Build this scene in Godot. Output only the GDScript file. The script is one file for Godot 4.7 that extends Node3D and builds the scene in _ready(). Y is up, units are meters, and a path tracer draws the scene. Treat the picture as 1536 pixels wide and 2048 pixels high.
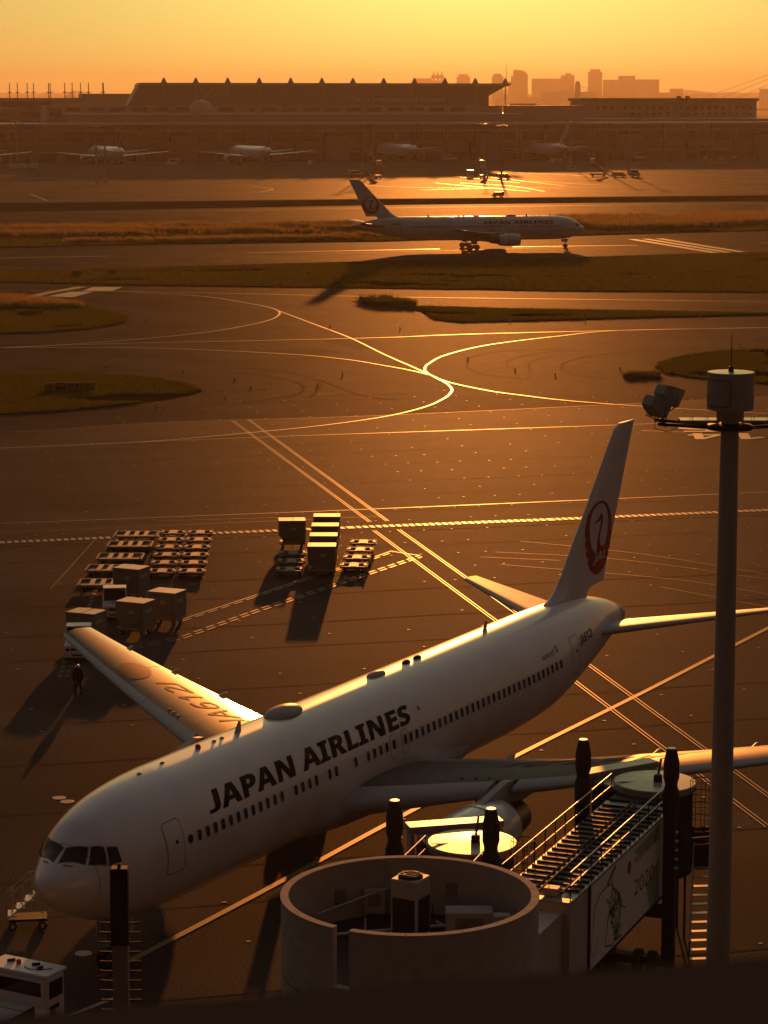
extends Node3D
# An airport at sunset seen from a viewing deck: a parked airliner and boarding bridges in front, a taxiing airliner, the far terminal and a hazy skyline.

const CAMERA_HEIGHT := 33.0
const SUN_ELEVATION := 5.7
const SUN_AZIMUTH := 2.0          # degrees to the right of straight ahead (-z)
const GRID_TURN := 0.2443         # the airfield's own axes are turned against the camera's

var mats := {}
var rng := RandomNumberGenerator.new()

# ------------------------------------------------------------------ mesh collector
class Shape:
	var v := PackedVector3Array()
	var n := PackedVector3Array()
	func tri(a: Vector3, b: Vector3, c: Vector3):
		var m := (c - a).cross(b - a).normalized()
		v.append(a); v.append(b); v.append(c)
		n.append(m); n.append(m); n.append(m)
	func quad(a: Vector3, b: Vector3, c: Vector3, d: Vector3):
		tri(a, b, c); tri(a, c, d)
	func box(at: Vector3, size: Vector3, turn := Basis.IDENTITY):
		var h := size / 2.0
		var p := []
		for k in 8:
			p.append(at + turn * Vector3(h.x * (1 if k & 1 else -1), h.y * (1 if k & 2 else -1), h.z * (1 if k & 4 else -1)))
		quad(p[0], p[2], p[3], p[1]); quad(p[4], p[5], p[7], p[6])
		quad(p[0], p[4], p[6], p[2]); quad(p[1], p[3], p[7], p[5])
		quad(p[2], p[6], p[7], p[3]); quad(p[0], p[1], p[5], p[4])
	func bevel(at: Vector3, size: Vector3, r: float, turn := Basis.IDENTITY):
		# a box with its vertical and top edges chamfered
		var h := size / 2.0
		var low := []; var mid := []; var top := []
		for q in [[-1, -1, 0], [-1, -1, 1], [1, -1, 1], [1, -1, 0], [1, 1, 0], [1, 1, 1], [-1, 1, 1], [-1, 1, 0]]:
			var along: bool = q[2] == 1
			var x: float = q[0] * (h.x - (r if along else 0.0))
			var z: float = q[1] * (h.z - (0.0 if along else r))
			low.append(at + turn * Vector3(x, -h.y, z)); mid.append(at + turn * Vector3(x, h.y - r, z))
			top.append(at + turn * Vector3(q[0] * (h.x - r * (1.4 if along else 1.0)), h.y, q[1] * (h.z - r * (1.0 if along else 1.4))))
		for k in 8:
			var j := (k + 1) % 8
			quad(low[k], low[j], mid[j], mid[k]); quad(mid[k], mid[j], top[j], top[k])
		for k in range(1, 7):
			tri(top[0], top[k], top[k + 1]); tri(low[0], low[k + 1], low[k])
	func prism(poly: Array, axis_a: Vector3, axis_b: Vector3, from: Vector3, along: Vector3):
		# a 2D outline (Vector2) in the plane of axis_a, axis_b, pushed along
		var flat := PackedVector2Array(poly)
		var p := []; var q := []
		for k in poly:
			p.append(from + axis_a * k.x + axis_b * k.y); q.append(from + axis_a * k.x + axis_b * k.y + along)
		var t := Geometry2D.triangulate_polygon(flat)
		for k in range(0, t.size(), 3):
			tri(p[t[k]], p[t[k + 1]], p[t[k + 2]]); tri(q[t[k]], q[t[k + 2]], q[t[k + 1]])
		for k in poly.size():
			var j := (k + 1) % poly.size()
			quad(p[k], q[k], q[j], p[j])
	func grid(rows: Array, closed := false):
		# rows of points joined by smooth quads
		var count: int = rows[0].size()
		var acc := []
		for r in rows.size():
			var line := []
			for k in count: line.append(Vector3.ZERO)
			acc.append(line)
		var faces := []
		for r in rows.size() - 1:
			for k in (count if closed else count - 1):
				var j := (k + 1) % count
				var m: Vector3 = (rows[r + 1][j] - rows[r][k]).cross(rows[r][j] - rows[r + 1][k])
				m = -m
				acc[r][k] += m; acc[r][j] += m; acc[r + 1][k] += m; acc[r + 1][j] += m
				faces.append([r, k, j])
		for f in faces:
			var r: int = f[0]; var k: int = f[1]; var j: int = f[2]
			for c in [[r, k], [r + 1, k], [r + 1, j], [r, k], [r + 1, j], [r, j]]:
				v.append(rows[c[0]][c[1]]); n.append(acc[c[0]][c[1]].normalized())
	func tube(path: Array, radius, sides := 8, caps := true):
		var rows := []
		for k in path.size():
			var dir: Vector3 = (path[mini(k + 1, path.size() - 1)] - path[maxi(k - 1, 0)]).normalized()
			var side := dir.cross(Vector3.UP if absf(dir.y) < 0.9 else Vector3.RIGHT).normalized()
			var up := side.cross(dir)
			var line := []
			var r: float = radius[k] if radius is Array else radius
			for i in sides:
				var a := TAU * i / sides
				line.append(path[k] + (side * cos(a) + up * sin(a)) * r)
			rows.append(line)
		grid(rows, true)
		if caps:
			for e in [0, rows.size() - 1]:
				for i in range(1, sides - 1):
					if e == 0: tri(rows[e][0], rows[e][i], rows[e][i + 1])
					else: tri(rows[e][0], rows[e][i + 1], rows[e][i])
	func bar(a: Vector3, b: Vector3, w: float, sides := 6):
		tube([a, b], w, sides)
	func lathe(base: Vector3, axis: Vector3, profile: Array, sides := 24):
		# profile: Vector2(radius, distance along axis)
		var dir := axis.normalized()
		var side := dir.cross(Vector3.UP if absf(dir.y) < 0.9 else Vector3.RIGHT).normalized()
		var up := side.cross(dir)
		for s in profile.size() - 1:
			var rows := []
			for q in [profile[s], profile[s + 1]]:
				var line := []
				for i in sides:
					var a := TAU * i / sides
					line.append(base + dir * q.y + (side * cos(a) + up * sin(a)) * q.x)
				rows.append(line)
			grid(rows, true)
	func mesh() -> ArrayMesh:
		var a := []
		a.resize(Mesh.ARRAY_MAX)
		a[Mesh.ARRAY_VERTEX] = v
		a[Mesh.ARRAY_NORMAL] = n
		var m := ArrayMesh.new()
		m.add_surface_from_arrays(Mesh.PRIMITIVE_TRIANGLES, a)
		return m

# ------------------------------------------------------------------ object helpers
var taken := {}
func numbered(called: String) -> String:
	taken[called] = taken.get(called, -1) + 1
	return called if taken[called] == 0 else "%s_%03d" % [called, taken[called]]

func obj(called: String, s, m: Material, parent: Node = null) -> MeshInstance3D:
	var o := MeshInstance3D.new()
	o.mesh = s.mesh() if s is Shape else s
	o.material_override = m
	if parent == null:
		o.name = numbered(called); add_child(o)
	else:
		o.name = called; parent.add_child(o, true)
	return o

func thing(called: String, label: String, category: String, at := Vector3.ZERO, turn := 0.0, group := "") -> Node3D:
	var o := Node3D.new()
	o.name = numbered(called); add_child(o)
	o.position = at; o.rotation.y = turn
	tag(o, label, category, group)
	return o

func tag(o: Node, label: String, category: String, group := "") -> void:
	o.set_meta("label", label); o.set_meta("category", category)
	if group: o.set_meta("group", group)

func struct(called: String, s, m: Material, label: String, category: String) -> MeshInstance3D:
	var o := obj(called, s, m)
	tag(o, label, category); o.set_meta("kind", "structure")
	return o

func copy(root: Node3D, at: Vector3, turn: float, label: String, group := "") -> Node3D:
	var r := root.duplicate()
	r.name = numbered(root.get_meta("stem", root.name)); add_child(r)
	r.position = at; r.rotation.y = turn
	r.set_meta("label", label)
	if group: r.set_meta("group", group)
	return r

func paint(r: float, g: float, b: float) -> Color:
	return Color(r, g, b).linear_to_srgb()

func mat(called: String, c: Color, rough := 0.6, metal := 0.0) -> StandardMaterial3D:
	if mats.has(called): return mats[called]
	var m := StandardMaterial3D.new()
	m.albedo_color = c; m.roughness = rough; m.metallic = metal
	mats[called] = m
	return m

func noise_image(size: int, seed_: int, freq: float, octaves: int, least: float) -> Image:
	# grey grain between "least" and 1 as linear factors
	var f := FastNoiseLite.new()
	f.seed = seed_; f.frequency = freq; f.fractal_octaves = octaves
	var i := f.get_seamless_image(size, size)
	i.convert(Image.FORMAT_L8)
	var table := PackedByteArray()
	for k in 256:
		var t := smoothstep(0.1, 0.9, k / 255.0)
		var v := lerpf(least, 1.0, t)
		table.append(int(Color(v, v, v).linear_to_srgb().r * 255.0))
	var data := i.get_data()
	for k in data.size(): data[k] = table[data[k]]
	return Image.create_from_data(size, size, false, Image.FORMAT_L8, data)

func grain(m: StandardMaterial3D, image: Image, metres: float, bump := 0.0, bump_image: Image = null):
	m.albedo_texture = ImageTexture.create_from_image(image)
	m.uv1_triplanar = true; m.uv1_world_triplanar = true
	m.uv1_scale = Vector3.ONE / metres
	if bump > 0.0:
		var b := (bump_image if bump_image else image).duplicate()
		b.convert(Image.FORMAT_RGBA8)
		b.bump_map_to_normal_map(6.0)
		m.normal_enabled = true; m.normal_texture = ImageTexture.create_from_image(b); m.normal_scale = bump

func coarse(m: StandardMaterial3D, image: Image, metres: float):
	m.detail_enabled = true; m.detail_blend_mode = BaseMaterial3D.BLEND_MODE_MUL
	m.detail_uv_layer = BaseMaterial3D.DETAIL_UV_2
	m.uv2_triplanar = true; m.uv2_world_triplanar = true; m.uv2_scale = Vector3.ONE / metres
	m.detail_albedo = ImageTexture.create_from_image(image)

# flat things on the ground; points are Vector2(x, z)
func sheet(points: Array, y: float) -> Shape:
	var s := Shape.new()
	var flat := PackedVector2Array(points)
	var t := Geometry2D.triangulate_polygon(flat)
	for k in range(0, t.size(), 3):
		var a := Vector3(flat[t[k]].x, y, flat[t[k]].y)
		var b := Vector3(flat[t[k + 1]].x, y, flat[t[k + 1]].y)
		var c := Vector3(flat[t[k + 2]].x, y, flat[t[k + 2]].y)
		if (c - a).cross(b - a).y < 0: s.tri(a, c, b)
		else: s.tri(a, b, c)
	return s

func smooth_path(points: Array, steps := 8) -> Array:
	var out := []
	for k in points.size() - 1:
		var p0: Vector2 = points[maxi(k - 1, 0)]; var p1: Vector2 = points[k]; var p2: Vector2 = points[k + 1]; var p3: Vector2 = points[mini(k + 2, points.size() - 1)]
		for i in steps: out.append(p1.cubic_interpolate(p2, p0, p3, float(i) / steps))
	out.append(points[points.size() - 1])
	return out

func strip(s: Shape, points: Array, width: float, y: float):
	var left := []; var right := []
	for k in points.size():
		var d: Vector2 = (points[mini(k + 1, points.size() - 1)] - points[maxi(k - 1, 0)]).normalized()
		var m := Vector2(-d.y, d.x) * width / 2.0
		left.append(points[k] + m); right.append(points[k] - m)
	for k in points.size() - 1:
		var a := Vector3(left[k].x, y, left[k].y); var b := Vector3(left[k + 1].x, y, left[k + 1].y)
		var c := Vector3(right[k + 1].x, y, right[k + 1].y); var d := Vector3(right[k].x, y, right[k].y)
		if (c - a).cross(b - a).y < 0: s.quad(a, d, c, b)
		else: s.quad(a, b, c, d)

func dashes(s: Shape, a: Vector2, b: Vector2, width: float, y: float, on: float, off: float):
	var d := (b - a).normalized()
	var at := 0.0
	while at < a.distance_to(b):
		strip(s, [a + d * at, a + d * minf(at + on, a.distance_to(b))], width, y)
		at += on + off

# lettering as a flat mesh, cut fine enough to lie on a curved skin; "lay" turns (x 0..1, y 0..1) into a place
func letter_triangles(text: String, weight: int, bold := 0.0) -> Array:
	var t := TextMesh.new()
	var f := SystemFont.new()
	f.font_names = PackedStringArray(["Droid Sans"]); f.font_weight = weight
	var heavy := FontVariation.new()
	heavy.base_font = f; heavy.variation_embolden = bold
	t.font = heavy; t.text = text; t.font_size = 64; t.pixel_size = 0.01; t.depth = 0.0; t.curve_step = 2.0
	var a := t.get_mesh_arrays()
	var v: PackedVector3Array = a[Mesh.ARRAY_VERTEX]
	var ix = a[Mesh.ARRAY_INDEX]
	var lo := Vector2(INF, INF); var hi := Vector2(-INF, -INF)
	for p in v:
		lo = lo.min(Vector2(p.x, p.y)); hi = hi.max(Vector2(p.x, p.y))
	var order := []
	if ix != null and ix.size(): order = Array(ix)
	else: order = range(v.size())
	var tris := []
	for k in range(0, order.size() - 2, 3):
		var q := []
		for i in 3:
			var p: Vector3 = v[order[k + i]]
			var w := (Vector2(p.x, p.y) - lo) / (hi - lo)
			q.append(w)
		tris.append(q)
	return tris

func letters(text: String, lay: Callable, longest: float, slant := 0.0, weight := 700) -> Shape:
	return laid(letter_triangles(text, weight), func(q): return lay.call(Vector2(q.x + slant * q.y, q.y)), longest)

# the same, one shape for each letter
func glyphs(text: String, lay: Callable, longest: float, slant := 0.0, weight := 700, bold := 0.0) -> Array:
	var tris := letter_triangles(text, weight, bold)
	var owner_of := {}
	var sets := []
	for t in tris:
		var met := []
		for p in t:
			var key := Vector2i((p * 20000.0).round())
			if owner_of.has(key) and not met.has(owner_of[key]): met.append(owner_of[key])
		var into: int = sets.size() if met.is_empty() else met[0]
		if met.is_empty(): sets.append([])
		sets[into].append(t)
		for m in met.slice(1):
			for u in sets[m]:
				sets[into].append(u)
				for p in u: owner_of[Vector2i((p * 20000.0).round())] = into
			sets[m] = []
		for p in t: owner_of[Vector2i((p * 20000.0).round())] = into
	var out := []
	for group in sets:
		if group.is_empty(): continue
		var lo := INF; var hi := -INF
		for t in group:
			for p in t: lo = minf(lo, p.y); hi = maxf(hi, p.y)
		out.append(laid(group, func(q): return lay.call(Vector2(q.x + slant * (q.y - lo) / (hi - lo), (q.y - lo) / (hi - lo))), longest))
	return out

func laid(tris: Array, lay: Callable, longest: float) -> Shape:
	var s := Shape.new()
	while tris.size():
		var q: Array = tris.pop_back()
		var p := [lay.call(q[0]), lay.call(q[1]), lay.call(q[2])]
		var e := [p[0].distance_to(p[1]), p[1].distance_to(p[2]), p[2].distance_to(p[0])]
		var m: float = e.max()
		if m > longest:
			var k: int = e.find(m)
			var mid: Vector2 = (q[k] + q[(k + 1) % 3]) / 2.0
			tris.append([q[k], mid, q[(k + 2) % 3]]); tris.append([mid, q[(k + 1) % 3], q[(k + 2) % 3]])
			continue
		if p[0] == p[1] or p[1] == p[2] or p[0] == p[2]: continue
		s.tri(p[0], p[1], p[2])
	return s

# ------------------------------------------------------------------ camera, sky, sun
func build_view():
	var cam := Camera3D.new()
	cam.name = "camera"
	cam.position = Vector3(0, CAMERA_HEIGHT, 0)
	cam.rotation_degrees = Vector3(-9.246, 0, 0)
	cam.fov = 23.044
	cam.near = 0.3; cam.far = 40000.0
	var lens := CameraAttributesPhysical.new()
	lens.frustum_focal_length = 58.87; lens.exposure_aperture = 3.5; lens.frustum_focus_distance = 130.0
	lens.frustum_near = 0.3; lens.frustum_far = 40000.0
	cam.attributes = lens
	cam.fov = 23.044
	add_child(cam); cam.current = true

	var sun := DirectionalLight3D.new()
	sun.name = "sun"
	var e := deg_to_rad(SUN_ELEVATION); var az := deg_to_rad(SUN_AZIMUTH)
	var towards := Vector3(sin(az) * cos(e), sin(e), -cos(az) * cos(e))
	add_child(sun)
	sun.look_at_from_position(towards * 100.0, Vector3.ZERO)
	sun.light_energy = 0.86
	sun.light_color = paint(1.0, 0.30, 0.052)
	sun.light_angular_distance = 0.6
	sun.shadow_enabled = true

	var env := Environment.new()
	env.background_mode = Environment.BG_SKY
	env.sky = Sky.new()
	var pano := PanoramaSkyMaterial.new()
	pano.panorama = ImageTexture.create_from_image(sunset(towards))
	env.sky.sky_material = pano
	env.background_energy_multiplier = 0.25
	env.tonemap_mode = Environment.TONE_MAPPER_LINEAR
	env.tonemap_exposure = 1.75
	# hazy evening air that scatters mostly forwards
	env.volumetric_fog_enabled = true
	env.volumetric_fog_density = 0.000024
	env.volumetric_fog_albedo = paint(1.0, 0.96, 0.90)
	env.volumetric_fog_anisotropy = 0.56
	env.sdfgi_enabled = true; env.ssao_enabled = true; env.ssil_enabled = true
	var w := WorldEnvironment.new()
	w.name = "surroundings"; w.environment = env
	add_child(w)

func sunset(towards: Vector3) -> Image:
	# clear dusk air: a wide glow round the low sun, a warm horizon, cool dim sky above and behind
	var w := 512; var h := 256
	var i := Image.create(w, h, false, Image.FORMAT_RGBF)
	for y in h:
		var up := PI / 2.0 - PI * (y + 0.5) / h
		for x in w:
			var a := TAU * (x + 0.5) / w
			var d := Vector3(sin(a) * cos(up), sin(up), -cos(a) * cos(up))
			var g := rad_to_deg(acos(clampf(d.dot(towards), -1, 1)))
			var low := exp(-absf(up) * 7.0)
			var c := Vector3(0.006, 0.008, 0.012)
			c += Vector3(0.070, 0.052, 0.046) * exp(-absf(up) * 4.5)
			c += (Vector3(1.15, 1.12, 1.15) * exp(-g / 40.0)).lerp(Vector3(0.46, 0.28, 0.06) * exp(-g / 60.0), exp(-absf(up) * 2.6))
			c += Vector3(1.05, 0.26, 0.0) * exp(-g / 28.0) * (0.30 + 0.70 * low)
			c += Vector3(1.50, 2.20, 0.46) * exp(-g / 9.5)
			i.set_pixel(x, y, Color(c.x, c.y, c.z))
	return i

# ------------------------------------------------------------------ materials
func build_materials():
	var fine := noise_image(1024, 3, 0.07, 4, 0.30)
	var fine_bump := noise_image(1024, 5, 0.20, 2, 0.0)
	var wide := noise_image(1024, 8, 0.006, 5, 0.62)
	var patchy := noise_image(1024, 11, 0.010, 4, 0.6)
	for a in [["apron", paint(0.130, 0.116, 0.108), 0.60, 9.0, 0.0180], ["taxiway", paint(0.105, 0.093, 0.086), 0.60, 11.0, 0.0120], ["runway", paint(0.115, 0.102, 0.094), 0.60, 13.0, 0.0105], ["far_apron", paint(0.130, 0.116, 0.108), 0.60, 15.0, 0.018]]:
		var m := mat(a[0], a[1], a[2])
		m.metallic_specular = a[4]
		grain(m, fine, a[3], 0.20, fine_bump)
		coarse(m, wide if a[0] != "taxiway" else patchy, 160.0 if a[0] == "apron" else 230.0)
	var grass := mat("grass", paint(0.040, 0.040, 0.024), 1.0); grass.metallic_specular = 0.0
	grain(grass, noise_image(512, 21, 0.05, 4, 0.45), 9.0, 0.8)
	coarse(grass, noise_image(512, 23, 0.012, 4, 0.55), 140.0)
	var blade := mat("blade", paint(0.050, 0.050, 0.022), 0.9); blade.metallic_specular = 0.05
	blade.backlight_enabled = true; blade.backlight = Color(0.35, 0.35, 0.15)
	var reed := mat("reed", paint(0.22, 0.16, 0.09), 0.9); reed.metallic_specular = 0.05
	reed.backlight_enabled = true; reed.backlight = Color(0.6, 0.5, 0.3)
	var line := mat("line_paint", paint(0.30, 0.26, 0.21), 0.42); line.metallic_specular = 0.12
	grain(line, noise_image(512, 31, 0.08, 4, 0.55), 3.0)
	var worn := mat("worn_paint", paint(0.16, 0.135, 0.11), 0.55); worn.metallic_specular = 0.12
	grain(worn, noise_image(512, 33, 0.10, 4, 0.35), 4.0)
	mat("yellow_paint", paint(0.32, 0.23, 0.10), 0.45).metallic_specular = 0.1
	grain(mats["yellow_paint"], noise_image(512, 35, 0.10, 4, 0.4), 3.0)
	mat("seam", paint(0.048, 0.043, 0.040), 0.7).metallic_specular = 0.009
	mat("tyre_mark", paint(0.045, 0.040, 0.037), 0.62).metallic_specular = 0.0085
	mat("marker_plate", paint(0.34, 0.31, 0.27), 0.5).metallic_specular = 0.14
	var white := mat("aircraft_white", paint(0.72, 0.72, 0.72), 0.30)
	white.clearcoat_enabled = true; white.clearcoat = 0.6; white.clearcoat_roughness = 0.12
	grain(white, noise_image(512, 41, 0.012, 5, 0.86), 14.0)
	var wing := mat("wing_grey", paint(0.17, 0.165, 0.16), 0.40); wing.metallic_specular = 0.075
	grain(wing, noise_image(512, 43, 0.012, 5, 0.8), 6.0)
	mat("slat_grey", paint(0.42, 0.42, 0.42), 0.42).metallic_specular = 0.11
	mat("flap_grey", paint(0.36, 0.355, 0.35), 0.20).metallic_specular = 0.30
	mat("bare_metal", paint(0.42, 0.40, 0.38), 0.30, 0.9)
	mat("hot_metal", paint(0.16, 0.13, 0.11), 0.35, 0.9)
	mat("dark_rubber", paint(0.018, 0.018, 0.018), 0.8)
	mat("gap", paint(0.02, 0.02, 0.02), 0.7)
	mat("door_line", paint(0.14, 0.13, 0.13), 0.5)
	mat("dark_letter", paint(0.016, 0.014, 0.015), 0.5).metallic_specular = 0.15
	mat("grey_letter", paint(0.05, 0.045, 0.042), 0.6).metallic_specular = 0.1
	mat("logo_red", paint(0.32, 0.012, 0.016), 0.35)
	mat("dim_red", paint(0.17, 0.10, 0.08), 0.5).metallic_specular = 0.06
	mat("logo_white", paint(0.72, 0.70, 0.68), 0.35)
	var glass := mat("dark_glass", paint(0.012, 0.014, 0.016), 0.06)
	glass.metallic_specular = 0.4
	mat("window_pane", paint(0.03, 0.027, 0.026), 0.15)
	mat("window_rim", paint(0.50, 0.50, 0.50), 0.4)
	mat("lamp_red", paint(0.5, 0.02, 0.01), 0.2)
	mat("tail_blue", paint(0.016, 0.030, 0.11), 0.3)
	var conc := mat("concrete", paint(0.42, 0.40, 0.38), 0.75); conc.metallic_specular = 0.08
	grain(conc, noise_image(512, 51, 0.012, 5, 0.82), 3.5, 0.3)
	mat("bridge_white", paint(0.42, 0.40, 0.38), 0.5).metallic_specular = 0.2
	grain(mats["bridge_white"], noise_image(512, 53, 0.012, 5, 0.85), 5.0)
	mat("bridge_roof", paint(0.34, 0.32, 0.29), 0.26, 0.0).metallic_specular = 0.3
	grain(mats["bridge_roof"], noise_image(512, 55, 0.012, 5, 0.75), 3.0)
	mat("dark_steel", paint(0.035, 0.032, 0.030), 0.55).metallic_specular = 0.15
	mat("rail_steel", paint(0.50, 0.48, 0.45), 0.32, 0.3)
	mat("mast_paint", paint(0.32, 0.31, 0.30), 0.5)
	grain(mats["mast_paint"], noise_image(512, 57, 0.008, 5, 0.88), 2.0)
	mat("box_grey", paint(0.20, 0.19, 0.175), 0.5, 0.0)
	grain(mats["box_grey"], noise_image(512, 59, 0.012, 4, 0.8), 2.0)
	mat("box_top", paint(0.20, 0.19, 0.175), 0.40)
	grain(mats["box_top"], noise_image(512, 61, 0.01, 4, 0.72), 2.5)
	mat("truck_white", paint(0.62, 0.60, 0.58), 0.35)
	mat("roller_metal", paint(0.34, 0.29, 0.24), 0.5).metallic_specular = 0.15
	mat("sign_yellow", paint(0.42, 0.27, 0.03), 0.6)
	mat("sign_orange", paint(0.45, 0.12, 0.02), 0.6)
	mat("black_paint", paint(0.012, 0.012, 0.012), 0.6).metallic_specular = 0.15
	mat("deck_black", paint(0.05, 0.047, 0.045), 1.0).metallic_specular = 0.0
	mat("terminal_wall", paint(0.34, 0.32, 0.30), 0.6)
	mat("terminal_dark", paint(0.20, 0.19, 0.18), 0.5)
	mat("terminal_glass", paint(0.05, 0.05, 0.05), 0.25)
	mat("terminal_roof", paint(0.55, 0.52, 0.48), 0.4, 0.2)
	mat("deck_glass", paint(0.05, 0.05, 0.05), 0.5).metallic_specular = 0.2
	mat("pole_grey", paint(0.20, 0.19, 0.18), 0.6).metallic_specular = 0.15
	mat("city", paint(0.16, 0.15, 0.14), 0.8)
	mat("hill", paint(0.06, 0.07, 0.04), 0.95)
	mat("poster", paint(0.66, 0.66, 0.62), 0.4)
	mat("poster_green", paint(0.03, 0.15, 0.07), 0.5)
	mat("poster_pale_green", paint(0.22, 0.36, 0.24), 0.5)
	mat("skin", paint(0.42, 0.26, 0.18), 0.6)
	mat("work_blue", paint(0.10, 0.10, 0.12), 0.8)
	mat("work_red", paint(0.28, 0.035, 0.03), 0.8)
	mat("vest_yellow", paint(0.55, 0.5, 0.08), 0.7)
	mat("orange_paint", paint(0.55, 0.10, 0.02), 0.45)

# ------------------------------------------------------------------ the airfield
func build_ground():
	var s := Shape.new()
	s.quad(Vector3(-9000, 0, 400), Vector3(-9000, 0, -17000), Vector3(9000, 0, -17000), Vector3(9000, 0, 400))
	struct("ground", s, mats["taxiway"], "dark asphalt of the taxiways stretching under the whole airfield", "ground")
	var apron := struct("apron", sheet([Vector2(-400, 300), Vector2(400, 300)] + [Vector2(113.67, -310.46), Vector2(43.75, -284.63), Vector2(29.10, -278.34), Vector2(-1.50, -266.55), Vector2(-22.92, -261.02), Vector2(-38.97, -252.93), Vector2(-79.80, -238.15)], 0.02), mats["apron"], "speckled asphalt apron that the parked airliner stands on", "apron")
	var runway := struct("runway", sheet([Vector2(-150.17, -515.31), Vector2(-81.81, -536.88), Vector2(-51.33, -552.89), Vector2(0.00, -567.93), Vector2(46.62, -587.92), Vector2(92.42, -607.14), Vector2(197.88, -652.09), Vector2(219.04, -722.38), Vector2(101.55, -667.70), Vector2(55.16, -644.56), Vector2(0.00, -616.08), Vector2(-55.32, -596.31), Vector2(-88.28, -579.76), Vector2(-162.60, -558.44)], 0.02), mats["runway"], "runway strip that the taxiing airliner rolls along", "runway")
	var far_apron := struct("far_apron", sheet([Vector2(-231.68, -797.96), Vector2(-128.48, -846.19), Vector2(0.00, -886.35), Vector2(139.67, -920.30), Vector2(289.63, -956.94), Vector2(576.49, -1910.05), Vector2(-431.11, -1489.45)], 0.03), mats["far_apron"], "sunlit concrete apron before the far terminal", "apron")

	# grass
	var lawn := func(called: String, points: Array, label: String, y := 0.05):
		struct(called, sheet(points, y), mats["grass"], label, "grass")
	lawn.call("grass_island", [Vector2(-71.01, -431.17), Vector2(-65.20, -426.74), Vector2(-59.65, -423.47), Vector2(-51.16, -416.04), Vector2(-42.95, -400.94), Vector2(-39.92, -391.47), Vector2(-39.46, -382.43), Vector2(-43.51, -371.27), Vector2(-50.02, -364.72), Vector2(-55.60, -363.11), Vector2(-59.81, -362.32)], "grass island with a low orange board between the curved taxi lines")
	lawn.call("grass_island", [Vector2(-51.47, -311.05), Vector2(-47.65, -310.46), Vector2(-36.42, -309.87), Vector2(-28.51, -304.70), Vector2(-23.01, -296.46), Vector2(-21.08, -290.17), Vector2(-22.30, -287.12), Vector2(-23.65, -282.66), Vector2(-28.68, -276.46), Vector2(-36.09, -269.63), Vector2(-41.16, -267.43), Vector2(-44.23, -266.55)], "grass island that carries the yellow taxiway direction sign")
	lawn.call("grass_island", [Vector2(58.39, -343.48), Vector2(52.21, -340.64), Vector2(45.22, -337.16), Vector2(39.79, -331.06), Vector2(35.57, -322.63), Vector2(34.39, -316.43), Vector2(34.68, -308.71), Vector2(38.36, -303.58), Vector2(41.62, -300.80), Vector2(45.70, -297.53), Vector2(50.52, -296.46)], "grass island seen behind the drum of the floodlight mast")
	lawn.call("grass_strip", [Vector2(-5.73, -423.47), Vector2(0.00, -423.47), Vector2(5.11, -413.96), Vector2(20.34, -408.86), Vector2(61.30, -400.94), Vector2(81.79, -398.05), Vector2(81.22, -395.21), Vector2(60.30, -394.26), Vector2(38.80, -389.63), Vector2(22.96, -384.20), Vector2(11.40, -381.54), Vector2(7.71, -386.90), Vector2(5.76, -401.92), Vector2(0.16, -413.96)], "narrow tapering grass strip with dark reeds at its blunt end")
	lawn.call("grass_strip", [Vector2(-121.18, -481.08), Vector2(-76.23, -499.85), Vector2(-47.73, -513.72), Vector2(0.00, -533.44), Vector2(43.44, -547.45), Vector2(86.50, -567.93), Vector2(144.10, -589.99), Vector2(107.87, -440.31), Vector2(67.60, -442.66), Vector2(35.39, -445.03), Vector2(0.00, -452.30), Vector2(-42.77, -459.81), Vector2(-71.56, -468.88), Vector2(-121.01, -480.39)], "wide grass strip in the taxiing airliner's shadow")
	lawn.call("grass_strip", [Vector2(-178.77, -659.80), Vector2(-103.18, -678.52), Vector2(0.00, -713.16), Vector2(48.50, -738.28), Vector2(115.74, -761.75), Vector2(224.94, -794.18), Vector2(196.34, -692.54), Vector2(100.36, -659.80), Vector2(54.54, -637.20), Vector2(0.00, -607.14), Vector2(-55.13, -594.19), Vector2(-88.28, -579.76), Vector2(-151.53, -558.44)], "grass strip with pampas reeds behind the taxiing airliner")
	lawn.call("grass_strip", [Vector2(-231.68, -797.96), Vector2(-127.84, -841.95), Vector2(0.00, -881.70), Vector2(138.91, -915.29), Vector2(288.00, -951.53), Vector2(272.67, -900.59), Vector2(131.11, -863.59), Vector2(0.00, -829.48), Vector2(-117.87, -775.83), Vector2(-213.54, -735.05)], "far grass strip along the edge of the sunlit apron")

	# painted lines
	var y := 0.045
	var line := func(parent: Node, paths: Array, width: float, m: String, called := "painted_line", smooth := true):
		for p in paths:
			var q := Shape.new()
			strip(q, smooth_path(p) if smooth and p.size() > 2 else p, width, y)
			obj(called, q, mats[m], parent)
			y += 0.0007
	var ground_node := get_node("ground")
	line.call(apron, [[Vector2(-38.08, -194.88), Vector2(-30.50, -196.78), Vector2(0.00, -204.25), Vector2(32.97, -213.14), Vector2(44.94, -216.27)], [Vector2(-46.31, -238.15), Vector2(-37.17, -240.97), Vector2(-14.85, -248.31), Vector2(0.61, -252.54), Vector2(25.03, -258.95), Vector2(40.64, -263.97), Vector2(61.46, -270.97)]], 0.15, "line_paint")
	line.call(apron, [[Vector2(-53.47, -249.45), Vector2(-38.94, -252.74), Vector2(-22.90, -260.81), Vector2(-1.49, -266.34), Vector2(29.07, -278.10), Vector2(43.72, -284.38), Vector2(66.42, -293.28)]], 0.12, "worn_paint")
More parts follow.
